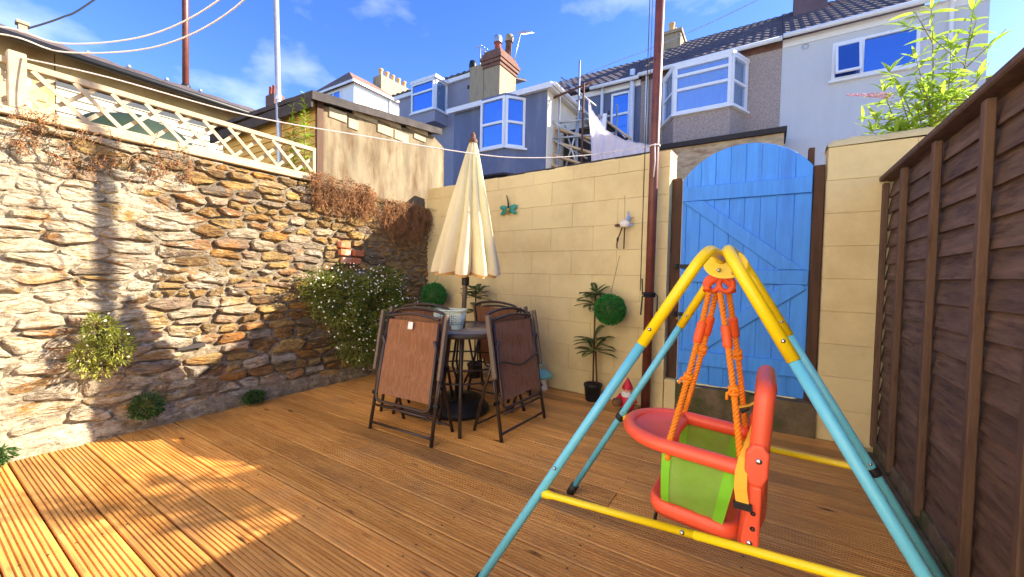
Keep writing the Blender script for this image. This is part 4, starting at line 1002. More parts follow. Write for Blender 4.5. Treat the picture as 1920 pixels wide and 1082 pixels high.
def line3(name, pts, r, m, label, cat, n=10):
    P = [Vector(p) for p in pts]; out = []
    for i in range(len(P) - 1):
        p0 = P[max(i - 1, 0)]; p1 = P[i]; p2 = P[i + 1]; p3 = P[min(i + 2, len(P) - 1)]
        for k in range(n):
            t = k / n; out.append(0.5 * ((2 * p1) + (p2 - p0) * t + (2 * p0 - 5 * p1 + 4 * p2 - p3) * t * t + (3 * p1 - p0 - 3 * p2 + p3) * t ** 3))
    out.append(P[-1]); return tag(MB().tube(out, r, 6).build(name, m), label, cat)
line3('washing_line', [(-3.64, 0.43, 2.285), (-3.3, 0.729, 2.215), (-2.8, 1.267, 2.08), (-2.29, 1.812, 2.022), (-1.784, 2.349, 1.977), (-1.507, 2.645, 1.992), (-1.21, 2.962, 2.053), (-0.842, 3.385, 2.183)], 0.0038, 'rope', 'white washing line sagging from the trellis post to the red mast', 'washing line')
line3('washing_line', [(-4.2, 0.05, 2.45), (-3.4, 0.354, 2.338), (-3.2, 0.55, 2.29), (-2.8, 0.80, 2.35), (-2.3, 0.95, 2.48), (-1.7, 0.97, 2.62), (-1.2, 1.0, 2.84), (-0.5, 1.1, 3.3)], 0.004, 'rope', 'upper of the two white lines looping across the sky at upper left', 'washing line')
line3('washing_line', [(-4.2, 0.05, 2.40), (-3.4, 0.354, 2.30), (-3.2, 0.55, 2.245), (-2.8, 0.82, 2.295), (-2.3, 0.98, 2.425), (-1.7, 1.0, 2.59), (-1.2, 1.03, 2.82), (-0.5, 1.13, 3.27)], 0.004, 'rope', 'lower of the two white lines looping across the sky at upper left', 'washing line')
t = thing('flag_pole', 'thin pale grey metal pole rising in front of the ochre shed', 'pole', (-4.27, 2.22, 0))
MB().tube([(-4.24, 2.22, -0.3), (-4.27, 2.22, 2.4), (-4.38, 2.22, 4.6)], 0.026, 12).build('tube', 'galv', t)
MB().lathe([(0.03, 0), (0.034, .01), (0.034, .05), (0.03, .06)], 12, (-4.295, 2.22, 2.85)).build('collar', 'galv', t)
o = MB().tube([(-9.0, 3.02, 3.6), (-9.0, 3.02, 8.0)], 0.052, 10).build('red_pole', 'mast'); tag(o, 'slim red pole rising above the outbuilding roof', 'pole'); MB().lathe([(0.06, 0), (0.075, 0.02), (0.075, 0.12), (0.06, 0.14)], 10, (-9.0, 3.02, 4.3)).build('collar', 'black', o)
line3('overhead_cable', [(-9.0, 1.1, 4.40), (-9.0, 1.5, 4.80), (-9.0, 1.85, 5.26), (-9.0, 3.2, 7.4)], 0.012, 'blackrope', 'dark overhead cable climbing away from the outbuilding roof', 'cable')
line3('overhead_wire', [(-7.5, 11, 6.35), (-4.3, 10, 6.42), (-2.2, 10, 6.68), (-0.35, 10, 7.03), (3.0, 10, 7.9)], 0.008, 'galv', 'thin wire crossing the sky above the scaffold', 'wire')

# ================================================================== TABLE, PARASOL, CHAIRS
TC = Vector((-2.03, 2.47, 0)); TZ = 0.685; TR_ = 0.42
tb = thing('bistro_table', 'round dark metal bistro table among the folded chairs', 'table', TC)
MB().lathe([(0.001, -.002), (TR_ - 0.03, -.002), (TR_ - 0.03, .006), (0.001, .006)][::1], 48, TC + Vector((0, 0, TZ - 0.008))).build('table_top', 'tabletop', tb)
MB().lathe([(TR_ - 0.03, -.03), (TR_ - 0.004, -.03), (TR_, -.024), (TR_, 0.0), (TR_ - 0.006, .006), (TR_ - 0.03, .0045)], 48, TC + Vector((0, 0, TZ - 0.004))).build('rim', 'table', tb)
for k in range(4):
    a = R(-50.5 + 90 * k); d = Vector((math.cos(a), math.sin(a), 0))
    MB().tube(rounded([TC + d * 0.36 + Vector((0, 0, TZ - 0.03)), TC + d * 0.40 + Vector((0, 0, 0.45)), TC + d * 0.52 + Vector((0, 0, 0.0))], 0.25), 0.0125, 10).build('leg', 'chair', tb)
for z, r_ in ((0.42, 0.385), (0.33, 0.40)):
    MB().tube(arc(TC + Vector((0, 0, z)), r_ - 0.01, 0, 2 * math.pi, 40, (1, 0, 0), (0, 1, 0))[:-1], 0.007, 8, closed=True).build('ring', 'chair', tb)
for k in range(3):
    a = R(30 + 120 * k); d = Vector((math.cos(a), math.sin(a), 0))
    MB().tube([TC + d * 0.03 + Vector((0, 0, 0.24)), TC + d * 0.10 + Vector((0, 0, 0.40)), TC + d * 0.05 + Vector((0, 0, TZ - 0.03))], 0.009, 8).build('strut', 'chair', tb)

PB = Vector((-2.06, 2.49, 0)); PT = Vector((-1.925, 2.45, 2.215)); pax = (PT - PB).normalized()
um = thing('closed_parasol', 'closed cream canvas parasol standing through the bistro table', 'parasol', PB)
MB().lathe([(0.001, 0.0), (0.235, 0.0), (0.245, 0.015), (0.24, 0.05), (0.215, 0.062), (0.212, 0.085), (0.19, 0.095), (0.186, 0.118), (0.15, 0.13), (0.06, 0.14), (0.035, 0.15), (0.03, 0.30), (0.001, 0.30)], 40, PB).build('base', 'black', um)
MB().tube([PB + Vector((0, 0, 0.1)), PB + pax * 2.16], 0.019, 12).build('pole', 'pole', um)
MB().lathe([(0.028, 0), (0.03, .01), (0.03, .06), (0.026, .07)], 12, PB + pax * 1.02).build('runner', 'black', um)
def canopy(r0, r1, s0, s1, ns=144, nh=46, inner=False):
    ux = Vector((1, 0, 0)) - pax * pax.x; ux.normalize(); uy = pax.cross(ux); vs = []; fs = []
    for j in range(nh + 1):
        t = j / nh; c = PB + pax * (s0 + (s1 - s0) * t)
        rb = r0 * (1 - t) ** 0.92 + 0.024
        for i in range(ns):
            a = 2 * math.pi * i / ns
            fold = abs(math.sin(5 * a + 0.5 + 0.35 * math.sin(3 * a + 4 * t))) ** 0.8
            wv = 0.58 + 0.52 * fold
            rr = rb * (wv * (1 - t * 0.5) + 0.5 * t) * (1 + 0.04 * math.sin(a * 2 + 1) + 0.03 * nv((math.cos(a) * 3, math.sin(a) * 3, t * 5)))
            if inner: rr *= 0.93
            dz = 0.0
            if t < 0.06: dz = -0.028 * fold * (1 - t / 0.06)
            vs.append(c + (ux * math.cos(a) + uy * math.sin(a)) * rr + pax * dz)
    for j in range(nh):
        for i in range(ns):
            q = j * ns; f = (q + i, q + (i + 1) % ns, q + ns + (i + 1) % ns, q + ns + i); fs.append(f if not inner else f[::-1])
    return MB().add(vs, fs, True)
canopy(0.222, 0, 1.14, 2.13).build('canopy', 'canvas', um)
canopy(0.212, 0, 1.12, 1.5, nh=10, inner=True).build('lining', 'canvas_in', um)
for k in range(8):
    a = 2 * math.pi * k / 8 + 0.2; d = Vector((math.cos(a), math.sin(a), 0))
    MB().tube([PB + pax * 2.12 + d * 0.02, PB + pax * 1.6 + d * 0.06, PB + pax * 1.10 + d * 0.11], 0.005, 5).build('rib', 'pole', um)
MB().lathe([(0.034, 0), (0.036, .02), (0.026, .035), (0.018, .04), (0.02, .06), (0.006, .085), (0.001, .087)], 14, PB + pax * 2.115).build('finial', 'rust', um)

# basket on the table
bk = thing('plastic_basket', 'mint green perforated plastic basket on the bistro table', 'basket', (-2.03, 2.33, TZ + 0.003))
bc = Vector((-2.03, 2.33, TZ + 0.004)); mb = MB(); vs = []; fs = []
def rrect(wd, dp, r, n=5):
    out = []
    for cx, cy, a0 in ((wd - r, dp - r, 0), (-wd + r, dp - r, 90), (-wd + r, -dp + r, 180), (wd - r, -dp + r, 270)):
        for k in range(n + 1): a = R(a0 + 90 * k / n); out.append((cx + r * math.cos(a), cy + r * math.sin(a)))
    return out
Mb = Matrix.Rotation(R(28), 3, 'Z')
lv = [(0.085, 0.060, 0.0), (0.088, 0.063, 0.02), (0.094, 0.069, 0.03)]
def basket_ring(z, f=0.0):
    t = z / 0.14; return [bc + Mb @ Vector((x, y, z)) for x, y in rrect(0.092 + 0.022 * t + f, 0.068 + 0.020 * t + f, 0.03)]
rings = [basket_ring(z) for z in (0.0, 0.03)]
n = len(rings[0]); mb.add(rings[0] + rings[1], [(i, (i + 1) % n, n + (i + 1) % n, n + i) for i in range(n)] + [list(range(n))], False)
r2, r3 = basket_ring(0.112), basket_ring(0.14); mb.add(r2 + r3, [(i, (i + 1) % n, n + (i + 1) % n, n + i) for i in range(n)])
sidesP = [(bc + Mb @ Vector((0, 0, 0)))]
mb.build('tub', 'basket', bk)
mb = MB()
for rz in (0.03, 0.045, 0.06, 0.075, 0.09, 0.105):
    q = basket_ring(rz, -0.001); mb.tube(q, 0.0032, 5, closed=True)
def lerp_ring(k, nseg):
    a, b = basket_ring(0.03), basket_ring(0.113); L_ = [0]
    for i in range(n): L_.append(L_[-1] + (a[(i + 1) % n] - a[i]).length)
    tt = L_[-1] * k / nseg
    for i in range(n):
        if L_[i] <= tt <= L_[i + 1]:
            f = (tt - L_[i]) / max(1e-6, L_[i + 1] - L_[i]); return a[i].lerp(a[(i + 1) % n], f), b[i].lerp(b[(i + 1) % n], f)
for k in range(44):
    p, q = lerp_ring(k + 0.5, 44); mb.tube([p, q], 0.0034, 5)
mb.build('lattice', 'basket2', bk)
MB().tube(basket_ring(0.142, 0.004), 0.007, 8, closed=True).build('rim', 'basket', bk)

# folding sling chair, standing folded. local: x across, -y is the front, z up
def make_chair(label, loc, rotz):
    t = thing('folding_chair', label, 'chair', loc, rotz, 'folded sling chairs around the table', local=True)
    W = 0.285
    def fp(x, s): return Vector((x, 0.0 + 0.155 * s, 0.86 * s))          # point on the leaning front frame, s = 0 foot .. 1 top
    for sx in (-1, 1):
        MB().tube([fp(sx * W, 0.0), fp(sx * (W - 0.008), 0.5), fp(sx * (W - 0.03), 0.955)], 0.0125, 10).build('front_leg', 'chair', t)
        MB().tube([Vector((sx * 0.235, 0.275, 0)), Vector((sx * 0.235, 0.18, 0.34)), Vector((sx * 0.24, 0.07, 0.66))], 0.0115, 10).build('rear_leg', 'chair', t)
        a0 = fp(sx * (W + 0.012), 0.48) + Vector((0, -0.02, 0)); a1 = fp(sx * (W + 0.012), 0.955) + Vector((0, -0.02, 0.012))
        MB().bar(a0, a1, 0.024, 0.034, (sx, 0, 0)).build('armrest', 'chair_arm', t, bevel=0.006, seg=2)
        MB().tube([fp(sx * (W + 0.008), 0.49), fp(sx * (W + 0.002), 0.27)], 0.007, 8).build('arm_link', 'chair', t)
        MB().lathe([(0.014, -.02), (0.016, 0), (0.014, .02)], 10, fp(sx * W, 0.29), Matrix.Rotation(R(90), 3, 'Y')).build('pivot', 'black', t)
    MB().tube([fp(-W, 0.055), fp(W, 0.055)], 0.009, 8).build('foot_bar', 'chair', t)
    MB().tube([Vector((-0.235, 0.262, 0.045)), Vector((0.235, 0.262, 0.045))], 0.008, 8).build('rear_bar', 'chair', t)
    # seat frame U with its sling (front)
    off = Vector((0, -0.022, 0.0))
    MB().tube(rounded([fp(-0.238, 0.90) + off, fp(-0.248, 0.24) + off, fp(0.248, 0.24) + off, fp(0.238, 0.90) + off], 0.05), 0.010, 10).build('seat_frame', 'chair', t)
    MB().tube([fp(-0.248, 0.205) + off, fp(0.248, 0.205) + off], 0.008, 8).build('cross_bar', 'chair', t)
    mb = MB(); nx, nz = 14, 24
    for side in (0, 1):
        vs = []; fs = []
        for i in range(nx + 1):
            for j in range(nz + 1):
                u = i / nx * 2 - 1; s = 0.30 + 0.60 * j / nz
                sag = 0.020 * (1 - u * u) * math.sin(math.pi * j / nz) + 0.006 * math.sin(j * 0.9 + u * 2) * (1 - u * u)
                vs.append(fp(u * 0.238, s) + off + Vector((0, sag + 0.003 * side, 0)))
        for i in range(nx):
            for j in range(nz): q = i * (nz + 1) + j; f = (q, q + nz + 1, q + nz + 2, q + 1); fs.append(f if not side else f[::-1])
        mb.add(vs, fs, True)
    mb.build('seat_sling', SLING, t)
    # back frame with arched top (behind)
    ob_ = Vector((0, 0.03, 0))
    up_ = fp(0, 1.0) - fp(0, 0.0); up_.normalize()
    arch = [fp(-0.245, 0.32) + ob_, fp(-0.245, 0.955) + ob_] + [fp(-0.245 + 0.49 * k / 12, 0.965) + ob_ + up_ * (0.032 * math.sin(math.pi * k / 12)) for k in range(1, 12)] + [fp(0.245, 0.955) + ob_, fp(0.245, 0.32) + ob_]
    MB().tube(rounded(arch, 0.03, 3), 0.0105, 10).build('back_frame', 'chair', t)
    MB().tube([fp(-0.238 + 0.476 * k / 12, 0.925) + off + up_ * (0.026 * math.sin(math.pi * k / 12)) for k in range(13)], 0.010, 10).build('head_rail', 'chair', t)
    mb = MB()
    for side in (0, 1):
        vs = []; fs = []
        for i in range(nx + 1):
            for j in range(nz + 1):
                u = i / nx * 2 - 1; s = 0.34 + 0.60 * j / nz
                vs.append(fp(u * 0.238, s) + ob_ + Vector((0, 0.018 * (1 - u * u) * math.sin(math.pi * j / nz) + 0.003 * side, 0)))
        for i in range(nx):
            for j in range(nz): q = i * (nz + 1) + j; f = (q, q + nz + 1, q + nz + 2, q + 1); fs.append(f if not side else f[::-1])
        mb.add(vs, fs, True)
    mb.build('back_sling', SLING, t)
    return t
def sling_material():
    m = mat('woven brown sling', lin(160, 110, 76), 0.75, 0.12, 3.5, 0, transl=0.3, col2=lin(192, 138, 100), stretch=(22, 22, 0.9))
    N = m.node_tree.nodes; K = m.node_tree.links.new; b = N['Principled BSDF']
    g_ = N.new('ShaderNodeTexCoord'); wv = N.new('ShaderNodeTexWave'); wv.bands_direction = 'X'; wv.inputs['Scale'].default_value = 40; wv.inputs['Distortion'].default_value = 0.6; wv.inputs['Detail'].default_value = 2
    K(g_.outputs['Object'], wv.inputs['Vector'])
    bn = N.new('ShaderNodeBump'); bn.inputs['Strength'].default_value = 0.4; bn.inputs['Distance'].default_value = 0.002
    K(wv.outputs['Fac'], bn.inputs['Height']); K(bn.outputs['Normal'], b.inputs['Normal'])
    src = b.inputs['Base Color'].links[0].from_socket
    mx_ = N.new('ShaderNodeMixRGB'); mx_.blend_type = 'MULTIPLY'; mx_.inputs['Fac'].default_value = 0.22
    K(src, mx_.inputs['Color1']); K(wv.outputs['Color'], mx_.inputs['Color2']); K(mx_.outputs['Color'], b.inputs['Base Color'])
    return m
SLING = sling_material()
cA = make_chair('folded brown sling chair nearest the camera with a white square tag', (-2.045, 1.85, 0), R(2))
tg = MB(); tg.box((0.0, 0.095, 0.745), (0.042, 0.003, 0.05), Matrix.Rotation(R(-10), 3, 'X')); tg.build('tag', 'tag', cA)
cB = make_chair('folded brown sling chair at the right of the table, seen at an angle', (-1.425, 2.465, 0), R(88))
MB().tube([Vector((-0.25 + 0.5 * k / 14, 0.155 * 0.60 - 0.045 - 0.012 * math.sin(math.pi * k / 14), 0.86 * 0.60 - 0.05 * math.sin(math.pi * k / 14) ** 2)) for k in range(15)], 0.008, 8).build('hand_rail', 'chair', cB)
make_chair('folded brown sling chair behind the table near the cream wall', (-2.06, 3.18, 0), R(176))
make_chair('folded brown sling chair tucked behind the tagged chair, only its top showing', (-2.27, 2.15, 0), R(6))

# ================================================================== PLANTS
def rnd_dir():
    while True:
        v = Vector((U(-1, 1), U(-1, 1), U(-1, 1)))
        if 0.05 < v.length < 1: return v.normalized()
def leaf_into(mb, p, d, nrm, l, wd, bend=0.15):
    d = d.normalized(); s = d.cross(nrm)
    if s.length < 1e-3: s = d.cross(Vector((0.3, 0.5, 0.8)))
    s.normalize(); n = s.cross(d).normalized()
    a = p; b = p + d * l * 0.45 + s * wd * 0.5 + n * l * bend * 0.5; c = p + d * l - n * l * bend * 0.6; e = p + d * l * 0.45 - s * wd * 0.5 + n * l * bend * 0.5
    mb.add([a, b, c, e], [(0, 1, 2, 3)])
def bush(blobs, n, l, wd, out=Vector((1, 0, 0.4)), droop=0.3):
    mb = MB(); tot = sum(b[1][0] * b[1][1] * b[1][2] for b in blobs)
    for c, r in blobs:
        k = int(n * r[0] * r[1] * r[2] / tot)
        for _ in range(k):
            d = rnd_dir(); q = U(0.45, 1.0) ** 0.5; q *= 0.82 + 0.35 * nv((d * 2.3) + Vector(c) * 3)
            p = Vector(c) + Vector((d.x * r[0], d.y * r[1], d.z * r[2])) * q
            if p.x < -3.60: continue
            dd = (d + out * 0.6 + rnd_dir() * 0.8 - Vector((0, 0, droop))).normalized()
            leaf_into(mb, p, dd, rnd_dir() + Vector((0, 0, 0.8)), l * U(.6, 1.3), wd * U(.7, 1.2))
    return mb
def stems(blobs, n, root_x=-3.60):
    mb = MB()
    for c, r in blobs:
        for _ in range(n):
            a = Vector((root_x, c[1] + U(-.5, .5) * r[1], c[2] + U(-.6, .3) * r[2])); d = rnd_dir(); d.x = abs(d.x)
            b = Vector(c) + Vector((d.x * r[0], d.y * r[1], d.z * r[2])) * 0.9
            mb.tube([a, a.lerp(b, 0.5) + Vector((0.03, 0, 0.03)), b], [0.003, 0.0025, 0.001], 4)
    return mb
def daisies(blobs, n, r0):
    mb = MB(); tot = sum(b[1][1] * b[1][2] for b in blobs)
    for c, r in blobs:
        for _ in range(int(n * r[1] * r[2] / tot)):
            d = rnd_dir(); d.x = abs(d.x); d = (d + Vector((0.3, -0.3, 0.2))).normalized(); p = Vector(c) + Vector((d.x * r[0], d.y * r[1], d.z * r[2])) * U(0.92, 1.12)
            nn = (d + Vector((0.4, -0.5, 0.3)) + rnd_dir() * 0.5).normalized(); s = nn.cross(Vector((0, 0, 1))).normalized(); t = s.cross(nn); q = r0 * U(.6, 1.15)
            ring = []
            for k in range(10): a = 2 * math.pi * k / 10; ring.append(p + (s * math.cos(a) + t * math.sin(a)) * q * (1.0 if k % 2 else 0.72))
            mb.add([p + nn * 0.002] + ring, [(0, 1 + k, 1 + (k + 1) % 10) for k in range(10)])
    return mb
big = [((-3.40, 2.35, 0.86), (0.24, 0.34, 0.34)), ((-3.38, 2.75, 0.72), (0.26, 0.42, 0.42)), ((-3.38, 3.02, 0.52), (0.24, 0.34, 0.40)), ((-3.42, 2.60, 0.40), (0.20, 0.36, 0.30)), ((-3.46, 2.18, 0.95), (0.16, 0.24, 0.22)),
       ((-3.42, 2.85, 1.02), (0.18, 0.30, 0.18))]
pl = thing('daisy_shrub', 'large bushy shrub dotted with small white daisies hanging on the stone wall', 'shrub', (-3.5, 2.7, 0))
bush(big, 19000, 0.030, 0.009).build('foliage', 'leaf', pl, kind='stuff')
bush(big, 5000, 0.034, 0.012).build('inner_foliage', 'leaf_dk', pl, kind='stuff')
stems(big, 16).build('stems', 'stem', pl); daisies(big, 340, 0.0082).build('flowers', 'petal', pl, kind='stuff')
sm = [((-3.50, 0.73, 0.71), (0.10, 0.10, 0.11)), ((-3.50, 0.81, 0.60), (0.11, 0.09, 0.14)), ((-3.52, 0.67, 0.55), (0.07, 0.08, 0.12)), ((-3.52, 0.74, 0.47), (0.06, 0.06, 0.08))]
p2 = thing('wall_daisy', 'small bright green daisy plant growing from the limewashed stones at left', 'plant', (-3.6, 0.72, 0.6))
bush(sm, 1700, 0.034, 0.009).build('foliage', 'leaf', p2, kind='stuff'); stems(sm, 10).build('stems', 'stem', p2); daisies(sm, 14, 0.008).build('flowers', 'petal', p2, kind='stuff')
for (c, r, k, lb) in (((-3.49, 0.95, 0.17), (0.07, 0.10, 0.10), 700, 'dark green weed tuft at the foot of the stone wall in the shadow'), ((-3.50, 1.62, 0.07), (0.06, 0.10, 0.05), 420, 'low green weed at the wall foot where deck and stones meet'), ((-3.50, 0.30, 0.06), (0.05, 0.10, 0.06), 360, 'little weed clump at the far left foot of the stone wall')):
    t = thing('wall_weed', lb, 'weed', (c[0], c[1], 0))
    bush([(c, r)], k, 0.034, 0.010).build('foliage', 'leaf_dk', t, kind='stuff'); stems([(c, r)], 6, -3.56).build('stems', 'stem', t)
# dried creeper on the wall head
def creeper(y0, y1, z0, z1, n, lb, hang):
    t = thing('dry_creeper', lb, 'creeper', (-3.6, (y0 + y1) / 2, z0))
    tw = MB(); lf = MB()
    for _ in range(n):
        y = U(y0, y1)
        if nv((y * 5, z1, 3)) + 0.45 < U(0, 0.9): continue
        p = Vector((-3.60 + U(-0.04, 0.05), y, U(z1 - 0.20, z1 + 0.07))); pts = [p.copy()]
        ln = hang * U(.3, 1.0) * (0.4 + 0.6 * math.sin(math.pi * min(1, max(0, (y - y0) / (y1 - y0)))))
        d = Vector((U(0.1, 1.0), U(-1, 1), U(-0.3, 0.9)))
        k = 6
        for i in range(k):
            d = d * 0.72 + Vector((U(-.3, .25), U(-.5, .5), U(-0.75, 0.05))); q = pts[-1] + d.normalized() * ln / k
            if q.x < -3.59: q.x = -3.575 + U(0, 0.02)
            pts.append(q)
            for _ in range(3): leaf_into(lf, q + rnd_dir() * 0.012, rnd_dir() - Vector((0, 0, 0.5)), rnd_dir(), U(.012, .028), U(.004, .010))
        tw.tube(pts, [0.0022, 0.002, 0.0018, 0.0016, 0.0014, 0.001, 0.0008], 4)
    tw.build('twigs', 'dry', t, kind='stuff'); lf.build('dead_leaves', 'dry', t, kind='stuff')
creeper(2.15, 2.95, 1.70, 1.96, 900, 'dried reddish creeper spilling over the wall below the shed', 0.34)
creeper(2.85, 3.66, 1.6, 1.86, 900, 'dried russet creeper hanging in the corner beside the block wall', 0.46)
creeper(0.30, 1.25, 1.75, 1.94, 190, 'thin dried creeper on the wall head below the trellis', 0.20)
# weeds in front of the shed
for (x, y, z0, z1, lb) in ((-3.98, 2.2, 1.95, 2.74, 'shorter of two yellow green weeds growing against the ochre shed'), (-3.78, 2.2, 1.95, 2.80, 'taller of two yellow green weeds growing against the ochre shed')):
    t = thing('tall_weed', lb, 'weed', (x, y, z0)); mb = MB(); mb.tube([(x, y, z0), (x + 0.01, y, (z0 + z1) / 2), (x, y, z1)], [0.006, 0.004, 0.002], 5); mb.build('stem', 'stem', t); lf = MB()
    for k in range(110):
        f = U(0.1, 1); p = Vector((x, y, z0 + (z1 - z0) * f)); d = rnd_dir(); d.z = abs(d.z) * 0.6; leaf_into(lf, p, d, Vector((0, 0, 1)), U(.07, .12) * (1.15 - 0.6 * f), 0.02)
    lf.build('foliage', 'bud', t, kind='stuff')

# buddleia beyond the fence
bd = thing('buddleia_bush', 'sunlit buddleia with long green leaves and a pink flower spike above the fence', 'bush', (0.95, 3.95, -0.35))
def big_leaf(l, wd):
    mb = MB(); n = 7; vs = []; fs = []
    for i in range(n + 1):
        t = i / n; hw = wd * (math.sin(math.pi * min(1, t * 0.97 + 0.03)) ** 0.75) * (1 - 0.35 * t); z = -l * 0.28 * t * t
        vs += [(l * t, -hw, z + 0.18 * hw), (l * t, 0, z - 0.1 * wd), (l * t, hw, z + 0.18 * hw)]
    for i in range(n): q = 3 * i; fs += [(q, q + 3, q + 4, q + 1), (q + 1, q + 4, q + 5, q + 2)]
    return setmesh(mb.add(vs, fs, True).mesh('leaf'), 'bud')
BL = [big_leaf(0.105, 0.0125), big_leaf(0.135, 0.015), big_leaf(0.08, 0.011)]
shoots = [((0.9, 3.9, 1.8), (0.60, 3.74, 2.16)), ((0.9, 3.9, 1.8), (0.70, 3.64, 2.10)), ((0.95, 3.9, 1.8), (0.80, 3.62, 2.22)), ((0.95, 3.9, 1.8), (0.90, 3.58, 2.28)), ((0.95, 3.9, 1.8), (0.73, 3.70, 2.36)), ((0.95, 3.95, 1.9), (0.89, 3.85, 2.97)), ((1.0, 3.95, 1.9), (1.10, 3.9, 2.92)), ((0.95, 3.95, 1.8), (0.66, 3.8, 2.45)), ((0.95, 3.95, 1.8), (0.62, 3.78, 2.25)), ((1.0, 3.9, 1.8), (0.80, 3.72, 2.60)),
          ((0.98, 3.95, 1.9), (0.98, 3.8, 2.66)), ((0.9, 3.9, 1.8), (0.74, 3.7, 2.12)), ((1.0, 3.9, 1.8), (1.05, 3.6, 2.36)), ((0.9, 3.9, 1.8), (0.86, 3.66, 2.34)), ((0.95, 3.95, 1.9), (0.70, 3.9, 2.62))]
nleaf = 0; restl = MB(); tws = MB()
def place_leaf(p, d, roll):
    global nleaf
    d = d.normalized(); yv = Vector((0, 0, 1)).cross(d)
    if yv.length < 0.05: yv = Vector((1, 0, 0))
    yv.normalize(); zv = d.cross(yv); M = Matrix((d, yv, zv)).transposed() @ Matrix.Rotation(roll, 3, 'X')
    me = random.choice(BL); sc = U(0.75, 1.15)
    if nleaf < 290:
        inst('leaf', me, bd, p, M.to_euler(), (sc, sc, sc)); nleaf += 1
    else: restl.add([M @ (v.co * sc) + p for v in me.vertices], [list(f.vertices) for f in me.polygons], True)
for (a, b) in shoots:
    a = Vector(a); b = Vector(b); mid = a.lerp(b, 0.5) + Vector((U(-.05, .05), U(-.05, .05), 0.06))
    pts = [a * (1 - t) ** 2 + mid * 2 * t * (1 - t) + b * t * t for t in [i / 8 for i in range(9)]]
    tws.tube([a + Vector((0, 0, -2.2))] + pts, [0.012] + [0.008 - 0.0008 * i for i in range(9)], 6)
    ln = (b - a).length; nn = int(ln / 0.055)
    for k in range(nn):
        t = 0.18 + 0.82 * (k + 0.5) / nn; p = a * (1 - t) ** 2 + mid * 2 * t * (1 - t) + b * t * t; an = k * 1.571 + U(-.4, .4)
        for s_ in (0, math.pi):
            d = Vector((math.cos(an + s_), math.sin(an + s_), U(-0.1, 0.55))); place_leaf(p, d, U(-.5, .5))
    for k in range(5): place_leaf(b, Vector((U(-.6, .6), U(-.6, .6), 0.8)), 0)
    for k in range(4):
        t = U(0.3, 0.9); p = a * (1 - t) ** 2 + mid * 2 * t * (1 - t) + b * t * t; e = p + Vector((U(-.22, .22), U(-.25, .1), U(.02, .18))); tws.tube([p, e], [0.004, 0.002], 5)
        for q in range(6):
            f = U(.3, 1); place_leaf(p.lerp(e, f), Vector((U(-1, 1), U(-1, 1), U(-.2, .5))), U(-.5, .5))
tws.build('stems', 'stem', bd); restl.build('foliage', 'bud', bd, kind='stuff')
sp = MB()
for k in range(220):
    t = k / 220; c = Vector((0.70, 3.80, 2.415)).lerp(Vector((0.455, 3.80, 2.475)), t); d = rnd_dir(); sp.ball(c + d * 0.020 * (1 - 0.75 * t), 0.0055 * (1 - 0.4 * t), 5, 4)
sp.build('flower_spike', 'pink', bd); 

# topiary balls, palms
def topiary(c, r, lb, hook):
    t = thing('topiary_ball', lb, 'topiary', (c[0], c[1], c[2] - r), 0, 'hanging topiary balls')
    c = Vector(c); MB().ball(c, r * 0.86, 20, 14).build('core', 'leaf_dk', t); mb = MB()
    for _ in range(2600):
        d = rnd_dir(); leaf_into(mb, c + d * r * U(.80, .92), d + rnd_dir() * 0.7, rnd_dir(), U(.016, .026), 0.009)
    mb.build('plastic_leaves', 'topiary', t, kind='stuff'); MB().tube([c + Vector((0, 0, r * 0.9)), Vector(hook)], 0.0018, 5).build('cord', 'rust', t)
topiary((-1.115, 3.345, 0.83), 0.136, 'round green topiary ball hanging on the cream wall beside the mast', (-1.10, 3.515, 1.30))
topiary((-3.22, 3.42, 0.86), 0.15, 'round green topiary ball in the corner behind the parasol pole', (-3.24, 3.655, 1.3))
def frond_into(mb, p, d, l, nl=30):
    d = d.normalized(); s = d.cross(Vector((0, 0, 1))).normalized(); sp_ = []
    for i in range(9):
        t = i / 8; sp_.append(p + d * l * t + Vector((0, 0, -0.28 * l * t * t)))
    mb.tube(sp_, [0.0022 - 0.0002 * i for i in range(9)], 4)
    for k in range(nl):
        t = 0.15 + 0.85 * k / nl; i = int(t * 8 - 1e-6); q = sp_[i].lerp(sp_[min(i + 1, 8)], t * 8 - i); w_ = 0.30 * l * math.sin(math.pi * (0.25 + 0.7 * t))
        for sg in (-1, 1): leaf_into(mb, q, s * sg + d * 0.9 + Vector((0, 0, -0.1)), Vector((0, 0, 1)), w_, 0.008, 0.1)
def palm(base, tiers, lb, pot=True, trunks=((0, 0), (0.035, 0.01))):
    base = Vector(base); t = thing('artificial_palm', lb, 'plant', base)
    if pot:
        MB().lathe([(0.001, 0.0), (0.062, 0.0), (0.066, 0.01), (0.076, 0.125), (0.082, 0.128), (0.082, 0.15), (0.072, 0.15), (0.070, 0.13), (0.001, 0.128)], 28, base).build('pot', 'black', t)
        MB().lathe([(0.001, 0.0), (0.069, 0.0)], 20, base + Vector((0, 0, 0.134))).build('soil', 'soil', t)
    zt = max(q[0] for q in tiers)
    for i, (dx, dy) in enumerate(trunks):
        hh = zt if i == 0 else min(q[0] for q in tiers)
        MB().tube([base + Vector((dx, dy, 0.12 if pot else 0)), base + Vector((dx * 0.8, dy, hh * 0.5)), base + Vector((dx * 0.5, 0, hh))], 0.008, 8).build('trunk', 'rust', t)
    for (z, l, k) in tiers:
        for i in range(k):
            a = 2 * math.pi * i / k + U(-.2, .2); el = U(-0.1, 0.75); mb = MB()
            d = Vector((math.cos(a), math.sin(a), el))
            if d.y > 0.3: d.y *= 0.35
            frond_into(mb, base + Vector((0, 0, z)), d, l * U(.8, 1.1)); mb.build('frond', 'palm', t)
